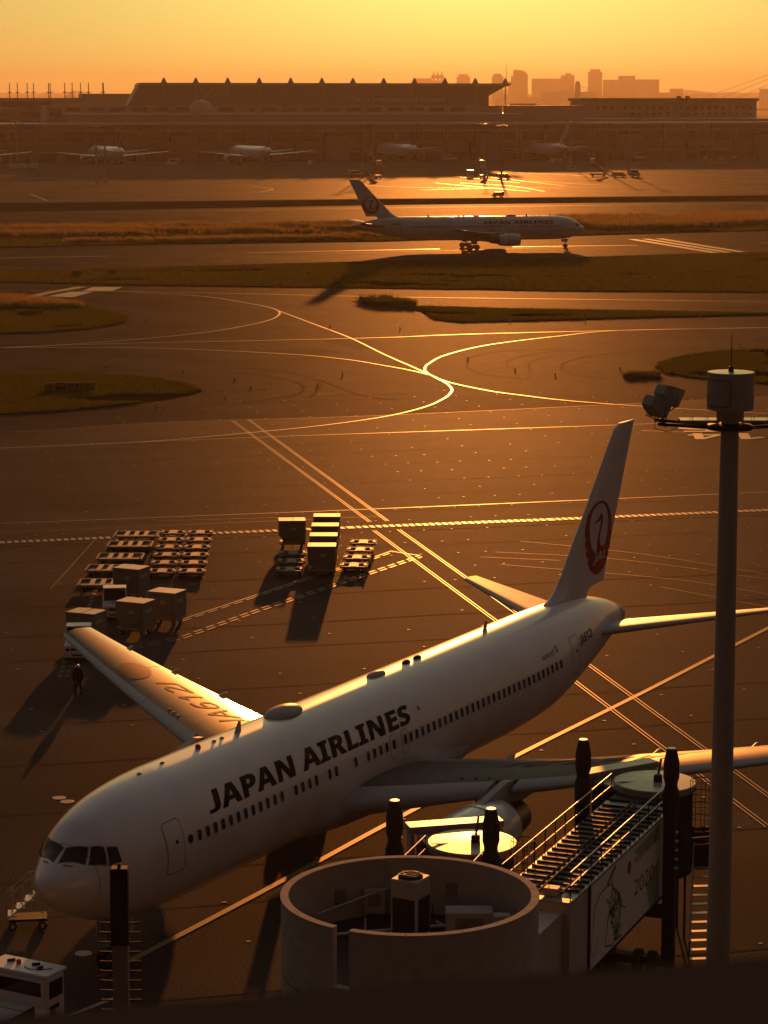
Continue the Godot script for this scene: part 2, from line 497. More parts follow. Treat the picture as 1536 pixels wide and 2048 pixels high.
	line.call(ground_node, [[Vector2(-71.58, -335.78), Vector2(-52.42, -342.05), Vector2(-36.02, -348.55), Vector2(-18.83, -352.27), Vector2(0.00, -357.23), Vector2(9.51, -361.53), Vector2(24.22, -365.93), Vector2(57.21, -373.79), Vector2(85.66, -379.79)]], 0.32, "line_paint")
	line.call(ground_node, [[Vector2(-52.42, -342.05), Vector2(-39.66, -350.03), Vector2(-26.73, -364.31), Vector2(-20.19, -378.06), Vector2(-17.57, -386.90), Vector2(-16.70, -393.80), Vector2(-16.68, -400.94), Vector2(-18.15, -408.86), Vector2(-22.33, -418.66), Vector2(-31.85, -435.12), Vector2(-46.78, -445.63), Vector2(-68.68, -449.85)]], 0.32, "line_paint")
	line.call(ground_node, [[Vector2(-17.17, -404.86), Vector2(-10.83, -380.23), Vector2(-4.84, -356.84), Vector2(0.00, -333.07), Vector2(3.31, -318.27), Vector2(5.54, -308.13), Vector2(7.78, -299.16), Vector2(12.19, -290.17), Vector2(15.72, -285.62), Vector2(20.50, -280.49), Vector2(29.15, -274.61), Vector2(41.29, -268.30)]], 0.30, "line_paint")
	line.call(ground_node, [[Vector2(-52.42, -342.05), Vector2(-38.81, -342.41), Vector2(-28.41, -340.64), Vector2(-12.85, -333.41), Vector2(-5.09, -326.47), Vector2(0.00, -318.57), Vector2(3.25, -312.82), Vector2(5.53, -307.56)]], 0.30, "line_paint")
	line.call(ground_node, [[Vector2(57.08, -372.94), Vector2(35.28, -368.79), Vector2(25.09, -359.56), Vector2(14.51, -346.36), Vector2(8.29, -332.40), Vector2(5.77, -321.06), Vector2(5.13, -314.92), Vector2(5.27, -310.46), Vector2(6.10, -305.27), Vector2(7.45, -297.80), Vector2(7.90, -292.49), Vector2(7.74, -288.63), Vector2(6.78, -282.42), Vector2(4.39, -274.15), Vector2(0.00, -265.69), Vector2(-6.63, -258.13), Vector2(-13.58, -252.54), Vector2(-23.58, -245.69), Vector2(-37.17, -240.97)]], 0.30, "line_paint")
	line.call(ground_node, [[Vector2(-96.29, -453.53), Vector2(-68.68, -449.85), Vector2(-46.84, -446.23), Vector2(-23.47, -440.31), Vector2(0.00, -433.42), Vector2(40.07, -426.74), Vector2(64.54, -422.39)]], 0.42, "worn_paint")
	line.call(runway, [[Vector2(-82.87, -543.88), Vector2(-60.03, -550.15)], [Vector2(-31.00, -562.20), Vector2(12.83, -577.75)], [Vector2(29.85, -585.86), Vector2(59.61, -593.13)], [Vector2(89.84, -602.76), Vector2(112.96, -611.58)]], 0.85, "line_paint", "centre_line_dash", false)
	line.call(runway, [[Vector2(-83.55, -548.35), Vector2(-30.89, -560.31)], [Vector2(-14.18, -558.44), Vector2(59.51, -592.08)]], 0.25, "worn_paint", "edge_line", false)
	line.call(runway, [[Vector2(60.77, -619.51), Vector2(74.46, -560.31)], [Vector2(64.31, -621.12), Vector2(77.79, -560.31)], [Vector2(67.84, -622.50), Vector2(81.26, -561.25)]], 2.0, "line_paint", "chevron_stripe", false)
	line.call(ground_node, [[Vector2(-158.10, -748.16), Vector2(-115.74, -761.75), Vector2(-20.20, -797.96), Vector2(53.92, -821.37), Vector2(127.84, -841.95)]], 0.9, "worn_paint")
	line.call(ground_node, [[Vector2(-61.31, -432.29), Vector2(-58.67, -445.03), Vector2(-54.81, -457.28)]], 2.2, "worn_paint", "painted_block", false)
	for p in [[Vector2(-58.17, -434.55), Vector2(-55.57, -445.03), Vector2(-51.39, -445.63), Vector2(-53.57, -432.29)], [Vector2(-53.64, -447.43), Vector2(-52.92, -456.65), Vector2(-47.47, -456.65), Vector2(-48.30, -447.43)]]:
		obj("painted_block", sheet(p, y), mats["line_paint"], ground_node); y += 0.0007
	# far apron lines that throw the sun back
	for p in [[Vector2(13.85, -973.55), Vector2(55.51, -996.60), Vector2(152.98, -1008.54)], [Vector2(21.33, -1059.28), Vector2(55.20, -956.94)], [Vector2(30.26, -1161.48), Vector2(56.89, -1059.28)], [Vector2(31.79, -1059.28), Vector2(50.80, -1020.77), Vector2(60.88, -956.94)], [Vector2(44.01, -1161.48), Vector2(72.98, -1020.77)], [Vector2(-54.03, -1020.77), Vector2(-43.39, -984.94), Vector2(-46.62, -951.53)], [Vector2(-16.11, -1046.13), Vector2(6.37, -1008.54), Vector2(41.49, -990.74)], [Vector2(-130.17, -930.48), Vector2(-114.89, -863.59)], [Vector2(63.09, -1220.30), Vector2(94.45, -1161.48)], [Vector2(62.64, -1086.61), Vector2(93.14, -1020.77)], [Vector2(-4.13, -1161.48), Vector2(22.15, -1220.30)], [Vector2(86.46, -1177.70), Vector2(114.13, -1086.61)]]:
		line.call(far_apron, [p], 0.65, "line_paint")
	# pairs of thin lines running out from the stands
	for q in [[Vector2(-15.93, -262.28), Vector2(-1.12, -197.51)], [Vector2(-14.29, -263.12), Vector2(0.28, -197.99)], [Vector2(-0.78, -193.48), Vector2(7.31, -158.45), Vector2(11.14, -141.11), Vector2(17.72, -112.09)], [Vector2(1.14, -193.94), Vector2(6.02, -172.67), Vector2(12.34, -145.25), Vector2(18.53, -117.43), Vector2(20.69, -107.64)]]:
		for side in [-1, 1]:
			var d: Vector2 = (q[q.size() - 1] - q[0]).normalized()
			var m: Vector2 = Vector2(-d.y, d.x) * 0.11 * side
			line.call(apron, [q.map(func(p): return p + m)], 0.06, "line_paint", "painted_line", false)
	line.call(apron, [[Vector2(32.26, -170.83), Vector2(24.44, -156.58), Vector2(14.82, -139.12), Vector2(6.98, -125.25), Vector2(0.28, -112.82), Vector2(-2.82, -106.90), Vector2(-6.38, -100.15), Vector2(-10.86, -91.94)]], 0.32, "yellow_paint", "stand_centre_line")
	# service road edges
	var d1 := Shape.new()
	for p in [[Vector2(-18.58, -147.69), Vector2(-12.65, -154.00), Vector2(-8.79, -161.66), Vector2(2.62, -182.50)]]:
		for k in p.size() - 1:
			for off in [Vector2(0, 0), Vector2(0.15, 0.62)]:
				dashes(d1, p[k] + off, p[k + 1] + off, 0.16, y, 1.0, 0.45)
	var dash_part := obj("dashed_line", d1, mats["line_paint"], apron); dash_part.set_meta("kind", "stuff"); y += 0.002
	var d2 := Shape.new()
	for p in [[Vector2(-13.15, -159.08), Vector2(-9.06, -166.73), Vector2(-5.35, -173.80), Vector2(-0.92, -181.47), Vector2(0.56, -184.39)]]:
		for k in p.size() - 1:
			dashes(d2, p[k], p[k + 1], 0.13, y, 30.0, 0.1)
			dashes(d2, p[k] + Vector2(0.12, 0.5), p[k + 1] + Vector2(0.12, 0.5), 0.13, y, 1.1, 0.5)
	dash_part = obj("dashed_line", d2, mats["line_paint"], apron); dash_part.set_meta("kind", "stuff"); y += 0.002
	line.call(apron, [[Vector2(0.56, -184.39), Vector2(1.11, -183.75), Vector2(2.62, -182.50)]], 0.14, "line_paint", "painted_line", false)
	var d3 := Shape.new()
	for p in [[Vector2(-20.39, -189.38), Vector2(-19.49, -160.52), Vector2(-19.07, -147.01), Vector2(-18.87, -142.63)]]:
		for k in p.size() - 1:
			dashes(d3, p[k], p[k + 1], 0.28, y, 0.75, 0.5)
			if k > 0: dashes(d3, p[k] + Vector2(0.42, -0.1), p[k + 1] + Vector2(0.42, -0.1), 0.28, y, 0.75, 0.5)
	dash_part = obj("dashed_line", d3, mats["worn_paint"], apron); dash_part.set_meta("kind", "stuff"); y += 0.002
	var zip := Shape.new()
	for p in [[Vector2(-33.55, -186.96), Vector2(-29.18, -188.05), Vector2(-16.55, -191.41), Vector2(-2.68, -194.88), Vector2(13.31, -198.72), Vector2(31.51, -203.48), Vector2(38.57, -205.29)]]:
		for k in p.size() - 1:
			dashes(zip, p[k], p[k + 1], 1.0, y, 0.34, 0.2)
	dash_part = obj("ladder_marking", zip, mats["line_paint"], apron); dash_part.set_meta("kind", "stuff"); y += 0.002
	line.call(apron, [[Vector2(-33.56, -191.41), Vector2(-29.83, -192.32), Vector2(0.00, -200.45)], [Vector2(-18.30, -197.99), Vector2(-8.38, -199.71)]], 0.08, "worn_paint")
	# big figures on the apron by the mast, seen upside down
	var at := Vector2(32.63, -252.54)
	for g in [["4", [Vector2(34.04, -249.84)][0], 3.4, 4.6], ["5", [Vector2(34.47, -255.71)][0], 4.2, 5.0], ["1", [Vector2(38.31, -249.84)][0], 2.6, 4.6]]:
		var o: Vector2 = g[1]
		obj("painted_figure", letters(g[0], func(q): return Vector3(o.x - q.x * g[2] - 0.25 * q.y, y, o.y + (q.y - 0.5) * g[3] + 0.2 * q.x), 9.0, 0.0, 700), mats["line_paint"], apron); y += 0.001
	line.call(apron, [[Vector2(26.25, -254.12), Vector2(30.65, -252.93)]], 0.2, "line_paint", "painted_line", false)

	# pale scuffs left by turning wheels
	for p in [[Vector2(10.37, -188.72), Vector2(19.31, -182.92), Vector2(27.21, -174.94)], [Vector2(8.26, -183.96), Vector2(17.27, -180.86), Vector2(26.92, -173.05)], [Vector2(8.40, -178.84), Vector2(20.40, -173.05), Vector2(26.10, -167.61)], [Vector2(7.06, -181.88), Vector2(12.85, -180.45)], [Vector2(19.05, -170.29), Vector2(25.45, -163.32)], [Vector2(-22.93, -169.38), Vector2(-22.11, -189.38)]]:
		line.call(apron, [p], 0.06, "worn_paint", "wheel_scuff")
	# paving seams and tyre marks
	var u := Vector2(0.9697, -0.2443); var away := Vector2(-0.219, -0.976)
	for k in 24:
		var q := Shape.new()
		var o := Vector2(0, -92) + away * (k * 8.3 + rng.randf_range(-2.5, 2.5)) + u * rng.randf_range(-40, 40)
		var pts := []
		for i in 13:
			pts.append(o + u * (i - 6) * 6.0 * (1.0 + k * 0.03) + away * rng.randf_range(-0.25, 0.25))
		strip(q, smooth_path(pts, 4), rng.randf_range(0.05, 0.11), 0.03 + k * 0.0002)
		obj("paving_seam", q, mats["seam"], apron)
	for a in [[[Vector2(10.58, -327.12), Vector2(14.54, -335.78), Vector2(19.77, -339.24), Vector2(25.29, -340.64)], 0.3], [[Vector2(10.87, -325.82), Vector2(10.69, -314.62), Vector2(13.29, -306.41), Vector2(17.69, -303.02)], 0.3], [[Vector2(22.36, -313.42), Vector2(23.15, -322.00), Vector2(27.23, -331.06), Vector2(33.04, -336.47), Vector2(43.22, -342.76)], 0.35], [[Vector2(22.59, -312.23), Vector2(24.01, -306.41), Vector2(28.65, -303.58)], 0.3], [[Vector2(-21.71, -312.23), Vector2(-15.25, -307.56), Vector2(-10.00, -297.53), Vector2(-10.19, -286.12), Vector2(-16.05, -278.34)], 0.35], [[Vector2(-7.73, -301.91), Vector2(-2.75, -286.12), Vector2(1.24, -281.21)], 0.3], [[Vector2(-21.08, -290.17), Vector2(-13.31, -291.71)], 0.4], [[Vector2(15.62, -316.43), Vector2(16.40, -325.82), Vector2(20.87, -335.10), Vector2(27.89, -339.24)], 0.25], [[Vector2(18.12, -310.46), Vector2(18.95, -322.63), Vector2(22.69, -332.40)], 0.25], [[Vector2(-20.74, -316.43), Vector2(-12.98, -312.23), Vector2(-7.66, -299.16), Vector2(-8.40, -283.64)], 0.25]]:
		var q := Shape.new()
		strip(q, smooth_path(a[0]), a[1], 0.012 + rng.randf() * 0.004)
		obj("tyre_mark", q, mats["tyre_mark"], ground_node)
	for a in [[[Vector2(0.00, -349.29), Vector2(-4.84, -356.84), Vector2(-9.03, -353.78), Vector2(-3.25, -339.24)]], [[Vector2(-16.79, -339.24), Vector2(-8.72, -341.34), Vector2(-4.55, -335.10), Vector2(-11.10, -331.06)]]]:
		obj("asphalt_patch", sheet(a[0], 0.008), mats["runway"], ground_node)

	# small pale plates set into the apron on a five metre grid
	var plate := Shape.new()
	plate.box(Vector3(0, 0.012, 0), Vector3(0.17, 0.02, 0.10))
	var plate_mesh := plate.mesh()
	var spots := []
	var cam_at := Vector3(0, CAMERA_HEIGHT, 0); var pitch := deg_to_rad(9.246)
	for i in range(-30, 31):
		for j in range(-14, 36):
			var p := Vector2(2.57, -151.08) + Vector2(4.84, -1.215) * i + Vector2(-1.13, -5.03) * j
			if p.y > -92 or p.y < -292: continue
			var depth := -p.y * cos(pitch) + CAMERA_HEIGHT * sin(pitch)
			if absf(p.x / depth) > 0.16: continue
			if p.y < -250 and p.x < -35 - (p.y + 250) * 0.3: continue
			if rng.randf() < 0.12: continue
			spots.append(p + Vector2(rng.randf_range(-0.12, 0.12), rng.randf_range(-0.12, 0.12)))
			if p.y < -171 and p.y > -236 and rng.randf() < 0.6: spots.append(p + Vector2(2.1, -0.6))
	spots.sort_custom(func(a, b): return a.y > b.y)
	var rest := Shape.new()
	for k in spots.size():
		if k < 290:
			var o := obj("marker_plate", plate_mesh, mats["marker_plate"], apron)
			o.position = Vector3(spots[k].x, 0.02, spots[k].y); o.rotation.y = GRID_TURN
		else:
			rest.box(Vector3(spots[k].x, 0.032, spots[k].y), Vector3(0.20, 0.02, 0.12))
	if rest.v.size():
		obj("marker_plates", rest, mats["marker_plate"], apron).set_meta("kind", "stuff")
	for p in [[Vector2(-15.63, -116.99)][0], [Vector2(-15.16, -116.33)][0], [Vector2(-11.81, -94.63)][0], [Vector2(0.50, -110.41)][0]]:
		var q := Shape.new()
		q.lathe(Vector3(0, 0, 0), Vector3.UP, [Vector2(0.34, 0.0), Vector2(0.34, 0.012), Vector2(0.31, 0.018), Vector2(0.0, 0.018)], 20)
		var o := obj("manhole_cover", q, mats["marker_plate"], apron)
		o.position = Vector3(p.x, 0.02, p.y)

	build_grass_blades()

func build_grass_blades():
	# one clump: a fan of bent blades
	var clump := func(count: int, tall: float, wide: float, spread: float) -> ArrayMesh:
		var s := Shape.new()
		for k in count:
			var a := rng.randf() * TAU
			var o := Vector3(cos(a), 0, sin(a)) * rng.randf() * spread
			var lean := Vector3(cos(a), 0, sin(a)) * tall * rng.randf_range(0.1, 0.5)
			var side := Vector3(-sin(a + rng.randf()), 0, cos(a)) * wide
			var h := tall * rng.randf_range(0.6, 1.1)
			var mid := o + lean * 0.35 + Vector3.UP * h * 0.6
			s.quad(o - side, o + side, mid + side * 0.7, mid - side * 0.7)
			s.tri(mid - side * 0.7, mid + side * 0.7, o + lean + Vector3.UP * h)
		return s.mesh()
	var scatter := func(called: String, label: String, outline: Array, count: int, mesh: Mesh, m: Material, small: float, large: float, into: Callable):
		var poly := PackedVector2Array(outline)
		var lo := poly[0]; var hi := poly[0]
		for p in poly: lo = lo.min(p); hi = hi.max(p)
		var mm := MultiMesh.new()
		mm.transform_format = MultiMesh.TRANSFORM_3D; mm.mesh = mesh
		var list := []
		var tries := 0
		while list.size() < count and tries < count * 30:
			tries += 1
			var p := Vector2(rng.randf_range(lo.x, hi.x), rng.randf_range(lo.y, hi.y))
			if not Geometry2D.is_point_in_polygon(p, poly): continue
			if not into.call(p): continue
			list.append(p)
		mm.instance_count = list.size()
		for k in list.size():
			var z := rng.randf_range(small, large)
			mm.set_instance_transform(k, Transform3D(Basis(Vector3.UP, rng.randf() * TAU).scaled(Vector3(z, z * rng.randf_range(0.8, 1.3), z)), Vector3(list[k].x, 0.04, list[k].y)))
		var o := MultiMeshInstance3D.new()
		o.name = numbered(called); o.multimesh = mm; o.material_override = m
		add_child(o)
		tag(o, label, "grass" if called == "grass" else "reeds"); o.set_meta("kind", "stuff")
	var tuft: ArrayMesh = clump.call(9, 0.34, 0.022, 0.45)
	var reeds: ArrayMesh = clump.call(16, 1.5, 0.045, 0.7)
	var soft := FastNoiseLite.new(); soft.seed = 77; soft.frequency = 0.02
	var anywhere := func(p): return soft.get_noise_2d(p.x, p.y * 2.0) > -0.35
	var clumpy := func(p): return soft.get_noise_2d(p.x * 0.7, p.y * 3.0) > 0.05
	scatter.call("grass", "short rough grass on the island with the orange board", [Vector2(-69.12, -430.05), Vector2(-65.20, -426.74), Vector2(-59.65, -423.47), Vector2(-51.16, -416.04), Vector2(-42.95, -400.94), Vector2(-39.92, -391.47), Vector2(-39.46, -382.43), Vector2(-43.51, -371.27), Vector2(-50.02, -364.72), Vector2(-55.60, -363.11), Vector2(-58.37, -362.32)], 12000, tuft, mats["blade"], 0.6, 1.2, anywhere)
	scatter.call("grass", "short rough grass around the taxiway direction sign", [Vector2(-50.13, -310.46), Vector2(-47.65, -310.46), Vector2(-36.42, -309.87), Vector2(-28.51, -304.70), Vector2(-23.01, -296.46), Vector2(-21.08, -290.17), Vector2(-22.30, -287.12), Vector2(-23.65, -282.66), Vector2(-28.68, -276.46), Vector2(-36.09, -269.63), Vector2(-41.16, -267.43), Vector2(-43.23, -266.99)], 14000, tuft, mats["blade"], 0.5, 1.0, anywhere)
	scatter.call("grass", "short rough grass on the island behind the mast", [Vector2(55.42, -342.05), Vector2(52.21, -340.64), Vector2(45.22, -337.16), Vector2(39.79, -331.06), Vector2(35.57, -322.63), Vector2(34.39, -316.43), Vector2(34.68, -308.71), Vector2(38.36, -303.58), Vector2(41.62, -300.80), Vector2(45.70, -297.53), Vector2(48.23, -296.99)], 7000, tuft, mats["blade"], 0.5, 1.0, anywhere)
	scatter.call("grass", "rough grass on the narrow tapering strip", [Vector2(0.17, -416.04), Vector2(5.08, -411.90), Vector2(20.25, -406.85), Vector2(62.77, -398.05), Vector2(38.89, -390.55), Vector2(23.01, -385.10), Vector2(11.43, -382.43), Vector2(7.72, -387.80), Vector2(5.77, -402.89)], 9000, tuft, mats["blade"], 0.6, 1.2, anywhere)
	scatter.call("grass", "rough grass of the wide strip under the airliner's shadow", [Vector2(-79.49, -495.39), Vector2(-47.44, -510.58), Vector2(0.00, -530.05), Vector2(43.16, -543.88), Vector2(91.15, -566.01), Vector2(71.66, -443.84), Vector2(35.49, -446.23), Vector2(0.00, -453.53), Vector2(-42.89, -461.08), Vector2(-71.76, -470.21)], 42000, tuft, mats["blade"], 0.7, 1.3, anywhere)
	scatter.call("grass", "rough grass along the far side of the runway", [Vector2(-108.12, -675.78), Vector2(0.00, -707.15), Vector2(48.08, -731.84), Vector2(121.28, -754.89), Vector2(106.95, -665.04), Vector2(54.95, -642.09), Vector2(0.00, -611.58), Vector2(-55.52, -598.44), Vector2(-93.20, -581.78)], 38000, tuft, mats["blade"], 0.8, 1.6, anywhere)
	scatter.call("reeds", "pale pampas reeds in long clumps left of the taxiing airliner", [Vector2(-106.00, -662.41), Vector2(-9.32, -692.54), Vector2(-3.75, -675.78), Vector2(-6.22, -654.64), Vector2(-99.37, -620.65)], 5000, reeds, mats["reed"], 0.6, 1.2, clumpy)
	scatter.call("reeds", "low pale reeds along the runway's grassy edge", [Vector2(-86.36, -598.44), Vector2(-57.56, -620.65), Vector2(-1.01, -634.78), Vector2(-0.98, -620.65), Vector2(-55.91, -602.76)], 1800, reeds, mats["reed"], 0.5, 0.9, clumpy)
	scatter.call("reeds", "tall pampas reeds beyond the taxiing airliner's nose", [Vector2(47.47, -722.38), Vector2(113.69, -748.16), Vector2(113.19, -704.18), Vector2(84.57, -675.78), Vector2(56.45, -659.80), Vector2(51.95, -686.86)], 5200, reeds, mats["reed"], 0.7, 1.4, anywhere)
	scatter.call("reeds", "dark reeds at the blunt end of the tapering strip", [Vector2(-4.71, -422.39), Vector2(0.17, -425.64), Vector2(5.29, -414.99), Vector2(4.39, -408.86), Vector2(-1.48, -412.93)], 420, reeds, mats["blade"], 0.4, 0.9, anywhere)
	scatter.call("reeds", "reeds on the back of the grass island with the orange board", [Vector2(-68.26, -430.05), Vector2(-59.80, -424.55), Vector2(-53.91, -418.13), Vector2(-48.66, -408.86), Vector2(-57.48, -407.85), Vector2(-65.10, -409.87)], 900, reeds, mats["reed"], 0.5, 0.9, anywhere)
	scatter.call("reeds", "small dark weed patch on the asphalt near the mast", [Vector2(29.05, -305.27), Vector2(30.92, -308.13), Vector2(33.94, -307.56), Vector2(33.44, -304.14), Vector2(29.93, -303.02)], 220, reeds, mats["blade"], 0.25, 0.45, anywhere)

# ------------------------------------------------------------------ airliner
# own axes: nose tip at the origin's height line, +z aft, -x to the aircraft's left
const ST := [0.0, 0.15, 0.5, 1.0, 1.5, 2.0, 2.8, 4.2, 5.8, 7.5, 12.0, 36.0, 41.0, 43.5, 46.0, 48.0, 50.0, 51.2, 52.5, 53.4, 53.7]
const TOP := [4.4, 4.78, 5.05, 5.37, 5.72, 6.24, 6.63, 7.05, 7.28, 7.38, 7.4, 7.4, 7.4, 7.38, 7.3, 7.12, 6.75, 6.45, 6.0, 5.62, 5.35]
const BOT := [4.4, 4.05, 3.75, 3.4, 3.12, 2.88, 2.5, 2.2, 2.04, 1.95, 1.92, 1.92, 2.15, 2.6, 3.15, 3.6, 4.08, 4.38, 4.72, 4.98, 5.15]
const WID := [0.0, 0.42, 0.8, 1.16, 1.44, 1.68, 1.97, 2.28, 2.45, 2.51, 2.515, 2.515, 2.42, 2.22, 1.88, 1.55, 1.15, 0.92, 0.62, 0.36, 0.12]

func along(ys: Array, s: float) -> float:
	var i := 0
	while i < ST.size() - 2 and ST[i + 1] < s: i += 1
	var slope := func(k: int) -> float:
		if k == 0: return (ys[1] - ys[0]) / (ST[1] - ST[0])
		if k == ST.size() - 1: return (ys[k] - ys[k - 1]) / (ST[k] - ST[k - 1])
		var a: float = (ys[k] - ys[k - 1]) / (ST[k] - ST[k - 1]); var b: float = (ys[k + 1] - ys[k]) / (ST[k + 1] - ST[k])
		return 0.0 if a * b <= 0 else 2.0 * a * b / (a + b)
	var h: float = ST[i + 1] - ST[i]
	var t := clampf((s - ST[i]) / h, 0, 1)
	return (1 + 2 * t) * (1 - t) * (1 - t) * ys[i] + t * (1 - t) * (1 - t) * h * slope.call(i) + t * t * (3 - 2 * t) * ys[i + 1] + t * t * (t - 1) * h * slope.call(i + 1)

var hull_cache := {}
func hull_at(s: float) -> Vector3:
	var k := roundi(s * 200)
	if not hull_cache.has(k): hull_cache[k] = Vector3(along(TOP, s), along(BOT, s), along(WID, s))
	return hull_cache[k]

func hull(s: float, a: float, off := 0.0) -> Vector3:
	# angle from the crown, positive to the aircraft's left
	var q := hull_at(s)
	var hh := (q.x - q.y) / 2.0
	var p := Vector3(-q.z * sin(a), (q.x + q.y) / 2.0 + hh * cos(a), s)
	var m := Vector3(-sin(a) * hh, cos(a) * q.z, 0).normalized()
	return p + m * off

func hull_mesh(s0: float, s1: float, count: int, sides := 40, fine_nose := false) -> Shape:
	var rows := []
	for i in count + 1:
		var t := float(i) / count
		var s := lerpf(s0, s1, t * t if fine_nose else t)
		var line := []
		for k in sides: line.append(hull(s, -TAU * k / sides))
		rows.append(line)
	var sh := Shape.new()
	sh.grid(rows, true)
	return sh

func patch(s_a: Array, off: float, cut := 6) -> Shape:
	# a four-cornered panel lying on the hull; corners (s, angle)
	var rows := []
	for i in cut + 1:
		var line := []
		for j in cut + 1:
			var x := float(j) / cut; var y := float(i) / cut
			var q: Vector2 = s_a[0].lerp(s_a[1], x).lerp(s_a[3].lerp(s_a[2], x), y)
			line.append(hull(q.x, q.y, off))
		rows.append(line)
	var sh := Shape.new(); sh.grid(rows)
	return sh

func outline(sh: Shape, points: Array, width: float, off: float):
	# a closed thin band on the hull through (s, angle) points
	for k in points.size():
		var a: Vector2 = points[k]; var b: Vector2 = points[(k + 1) % points.size()]
		for i in 4:
			var p := hull(lerpf(a.x, b.x, i / 4.0), lerpf(a.y, b.y, i / 4.0), off); var q := hull(lerpf(a.x, b.x, (i + 1) / 4.0), lerpf(a.y, b.y, (i + 1) / 4.0), off)
			var r := hull(a.x, a.y, off + 1.0) - hull(a.x, a.y, off)
			var m := (q - p).cross(r).normalized() * width / 2.0
			sh.quad(p - m, q - m, q + m, p + m)

func door_ring(s: float, a0: float, a1: float, w: float) -> Array:
	var c := 0.05
	return [Vector2(s - w / 2 + 0.12, a0), Vector2(s + w / 2 - 0.12, a0), Vector2(s + w / 2, a0 + c), Vector2(s + w / 2, a1 - c), Vector2(s + w / 2 - 0.1, a1), Vector2(s - w / 2 + 0.1, a1), Vector2(s - w / 2, a1 - c), Vector2(s - w / 2, a0 + c)]

# wing: distance from the centre line l, chord share c
const WING_ROOT := 18.2
func wing_le(l: float) -> float: return WING_ROOT + (l - 2.5) * 0.735
func wing_te(l: float) -> float:
	return lerpf(28.3, 29.0, clampf((l - 2.5) / 5.5, 0, 1)) if l < 8.0 else lerpf(29.0, 36.0, (l - 8.0) / 15.3)
func wing_h(l: float) -> float: return 3.25 + (l - 2.5) * 0.088 + pow(maxf(l - 12.0, 0) / 12.0, 2) * 0.35
func airfoil(c: float, t: float) -> float:
	return 5.0 * t * (0.2969 * sqrt(c) - 0.126 * c - 0.3516 * c * c + 0.2843 * c * c * c - 0.1036 * c * c * c * c)
func wing_point(side: int, l: float, c: float, top: bool, lift := 0.0) -> Vector3:
	var ch := wing_te(l) - wing_le(l)
	var t := lerpf(0.15, 0.10, clampf((l - 2.5) / 8.0, 0, 1))
	var camber := 0.016 * 4.0 * c * (1 - c) + (0.5 - c) * lerpf(0.02, 0.0, (l - 2.5) / 21.0)
	var y := camber + airfoil(c, t) * (0.85 if top else -1.15)
	return Vector3(-side * l, wing_h(l) + y * ch + lift, wing_le(l) + c * ch)

func wing_band(side: int, l0: float, l1: float, c0: float, c1: float, spans: int, cuts := 8) -> Shape:
	var sh := Shape.new()
	var tops := []; var lows := []
	for i in spans + 1:
		var l := lerpf(l0, l1, float(i) / spans)
		var a := []; var b := []
		for k in cuts + 1:
			var c := lerpf(c0, c1, pow(float(k) / cuts, 1.6) if c0 == 0.0 else float(k) / cuts)
			a.append(wing_point(side, l, c, true)); b.append(wing_point(side, l, c, false))
		tops.append(a); lows.append(b)
	shell(sh, tops, lows, c0 == 0.0)
	return sh

func shell(sh: Shape, tops: Array, lows: Array, nosed: bool):
	# upper and lower skins smooth by themselves (round the nose if there is one), cut faces flat
	var cuts: int = tops[0].size() - 1
	if nosed:
		var rows := []
		for i in tops.size():
			var line: Array = tops[i].duplicate(); line.reverse()
			rows.append(line + lows[i].slice(1))
		sh.grid(rows)
	else:
		sh.grid(tops); sh.grid(lows)
		for i in tops.size() - 1: sh.quad(tops[i][0], tops[i + 1][0], lows[i + 1][0], lows[i][0])
	for i in tops.size() - 1: sh.quad(tops[i][cuts], tops[i + 1][cuts], lows[i + 1][cuts], lows[i][cuts])
	for e in [0, tops.size() - 1]:
		for k in cuts: sh.quad(tops[e][k], tops[e][k + 1], lows[e][k + 1], lows[e][k])

# fin and tailplane: generic thin surfaces given by leading and trailing edges
func blade_mesh(edges: Array, c0: float, c1: float, thick: float, cuts := 8) -> Shape:
	# edges: [le: Vector3, te: Vector3, normal: Vector3] for each section
	var tops := []; var lows := []
	for e in edges:
		var ch: Vector3 = e[1] - e[0]
		var a := []; var b := []
		for k in cuts + 1:
			var c := lerpf(c0, c1, float(k) / cuts)
			if c0 == 0.0: c = c1 * pow(float(k) / cuts, 1.7)
			a.append(e[0] + ch * c + e[2] * airfoil(c, thick) * ch.length())
			b.append(e[0] + ch * c - e[2] * airfoil(c, thick) * ch.length())
		tops.append(a); lows.append(b)
	var sh := Shape.new()
	shell(sh, tops, lows, c0 == 0.0)
	return sh

const FIN := [[6.2, 42.2, 51.3], [7.25, 42.9, 51.0], [7.5, 44.0, 51.12], [7.9, 44.85, 51.3], [8.6, 45.65, 51.58], [9.4, 46.4, 51.95], [11.5, 48.45, 52.95], [13.8, 50.6, 54.05], [15.55, 52.25, 54.9], [15.85, 52.9, 55.05]]
func fin_edges() -> Array:
	return FIN.map(func(f): return [Vector3(0, f[0], f[1]), Vector3(0, f[0], f[2]), Vector3.RIGHT])
func fin_skin(s: float, h: float, side: int, off := 0.012) -> Vector3:
	var i := 0
	while i < FIN.size() - 2 and FIN[i + 1][0] < h: i += 1
	var t: float = (h - FIN[i][0]) / (FIN[i + 1][0] - FIN[i][0])
	var le := lerpf(FIN[i][1], FIN[i + 1][1], t); var te := lerpf(FIN[i][2], FIN[i + 1][2], t)
	var c := clampf((s - le) / (te - le), 0.001, 0.999)
	return Vector3(-side * (airfoil(c, 0.095) * (te - le) + off), h, s)

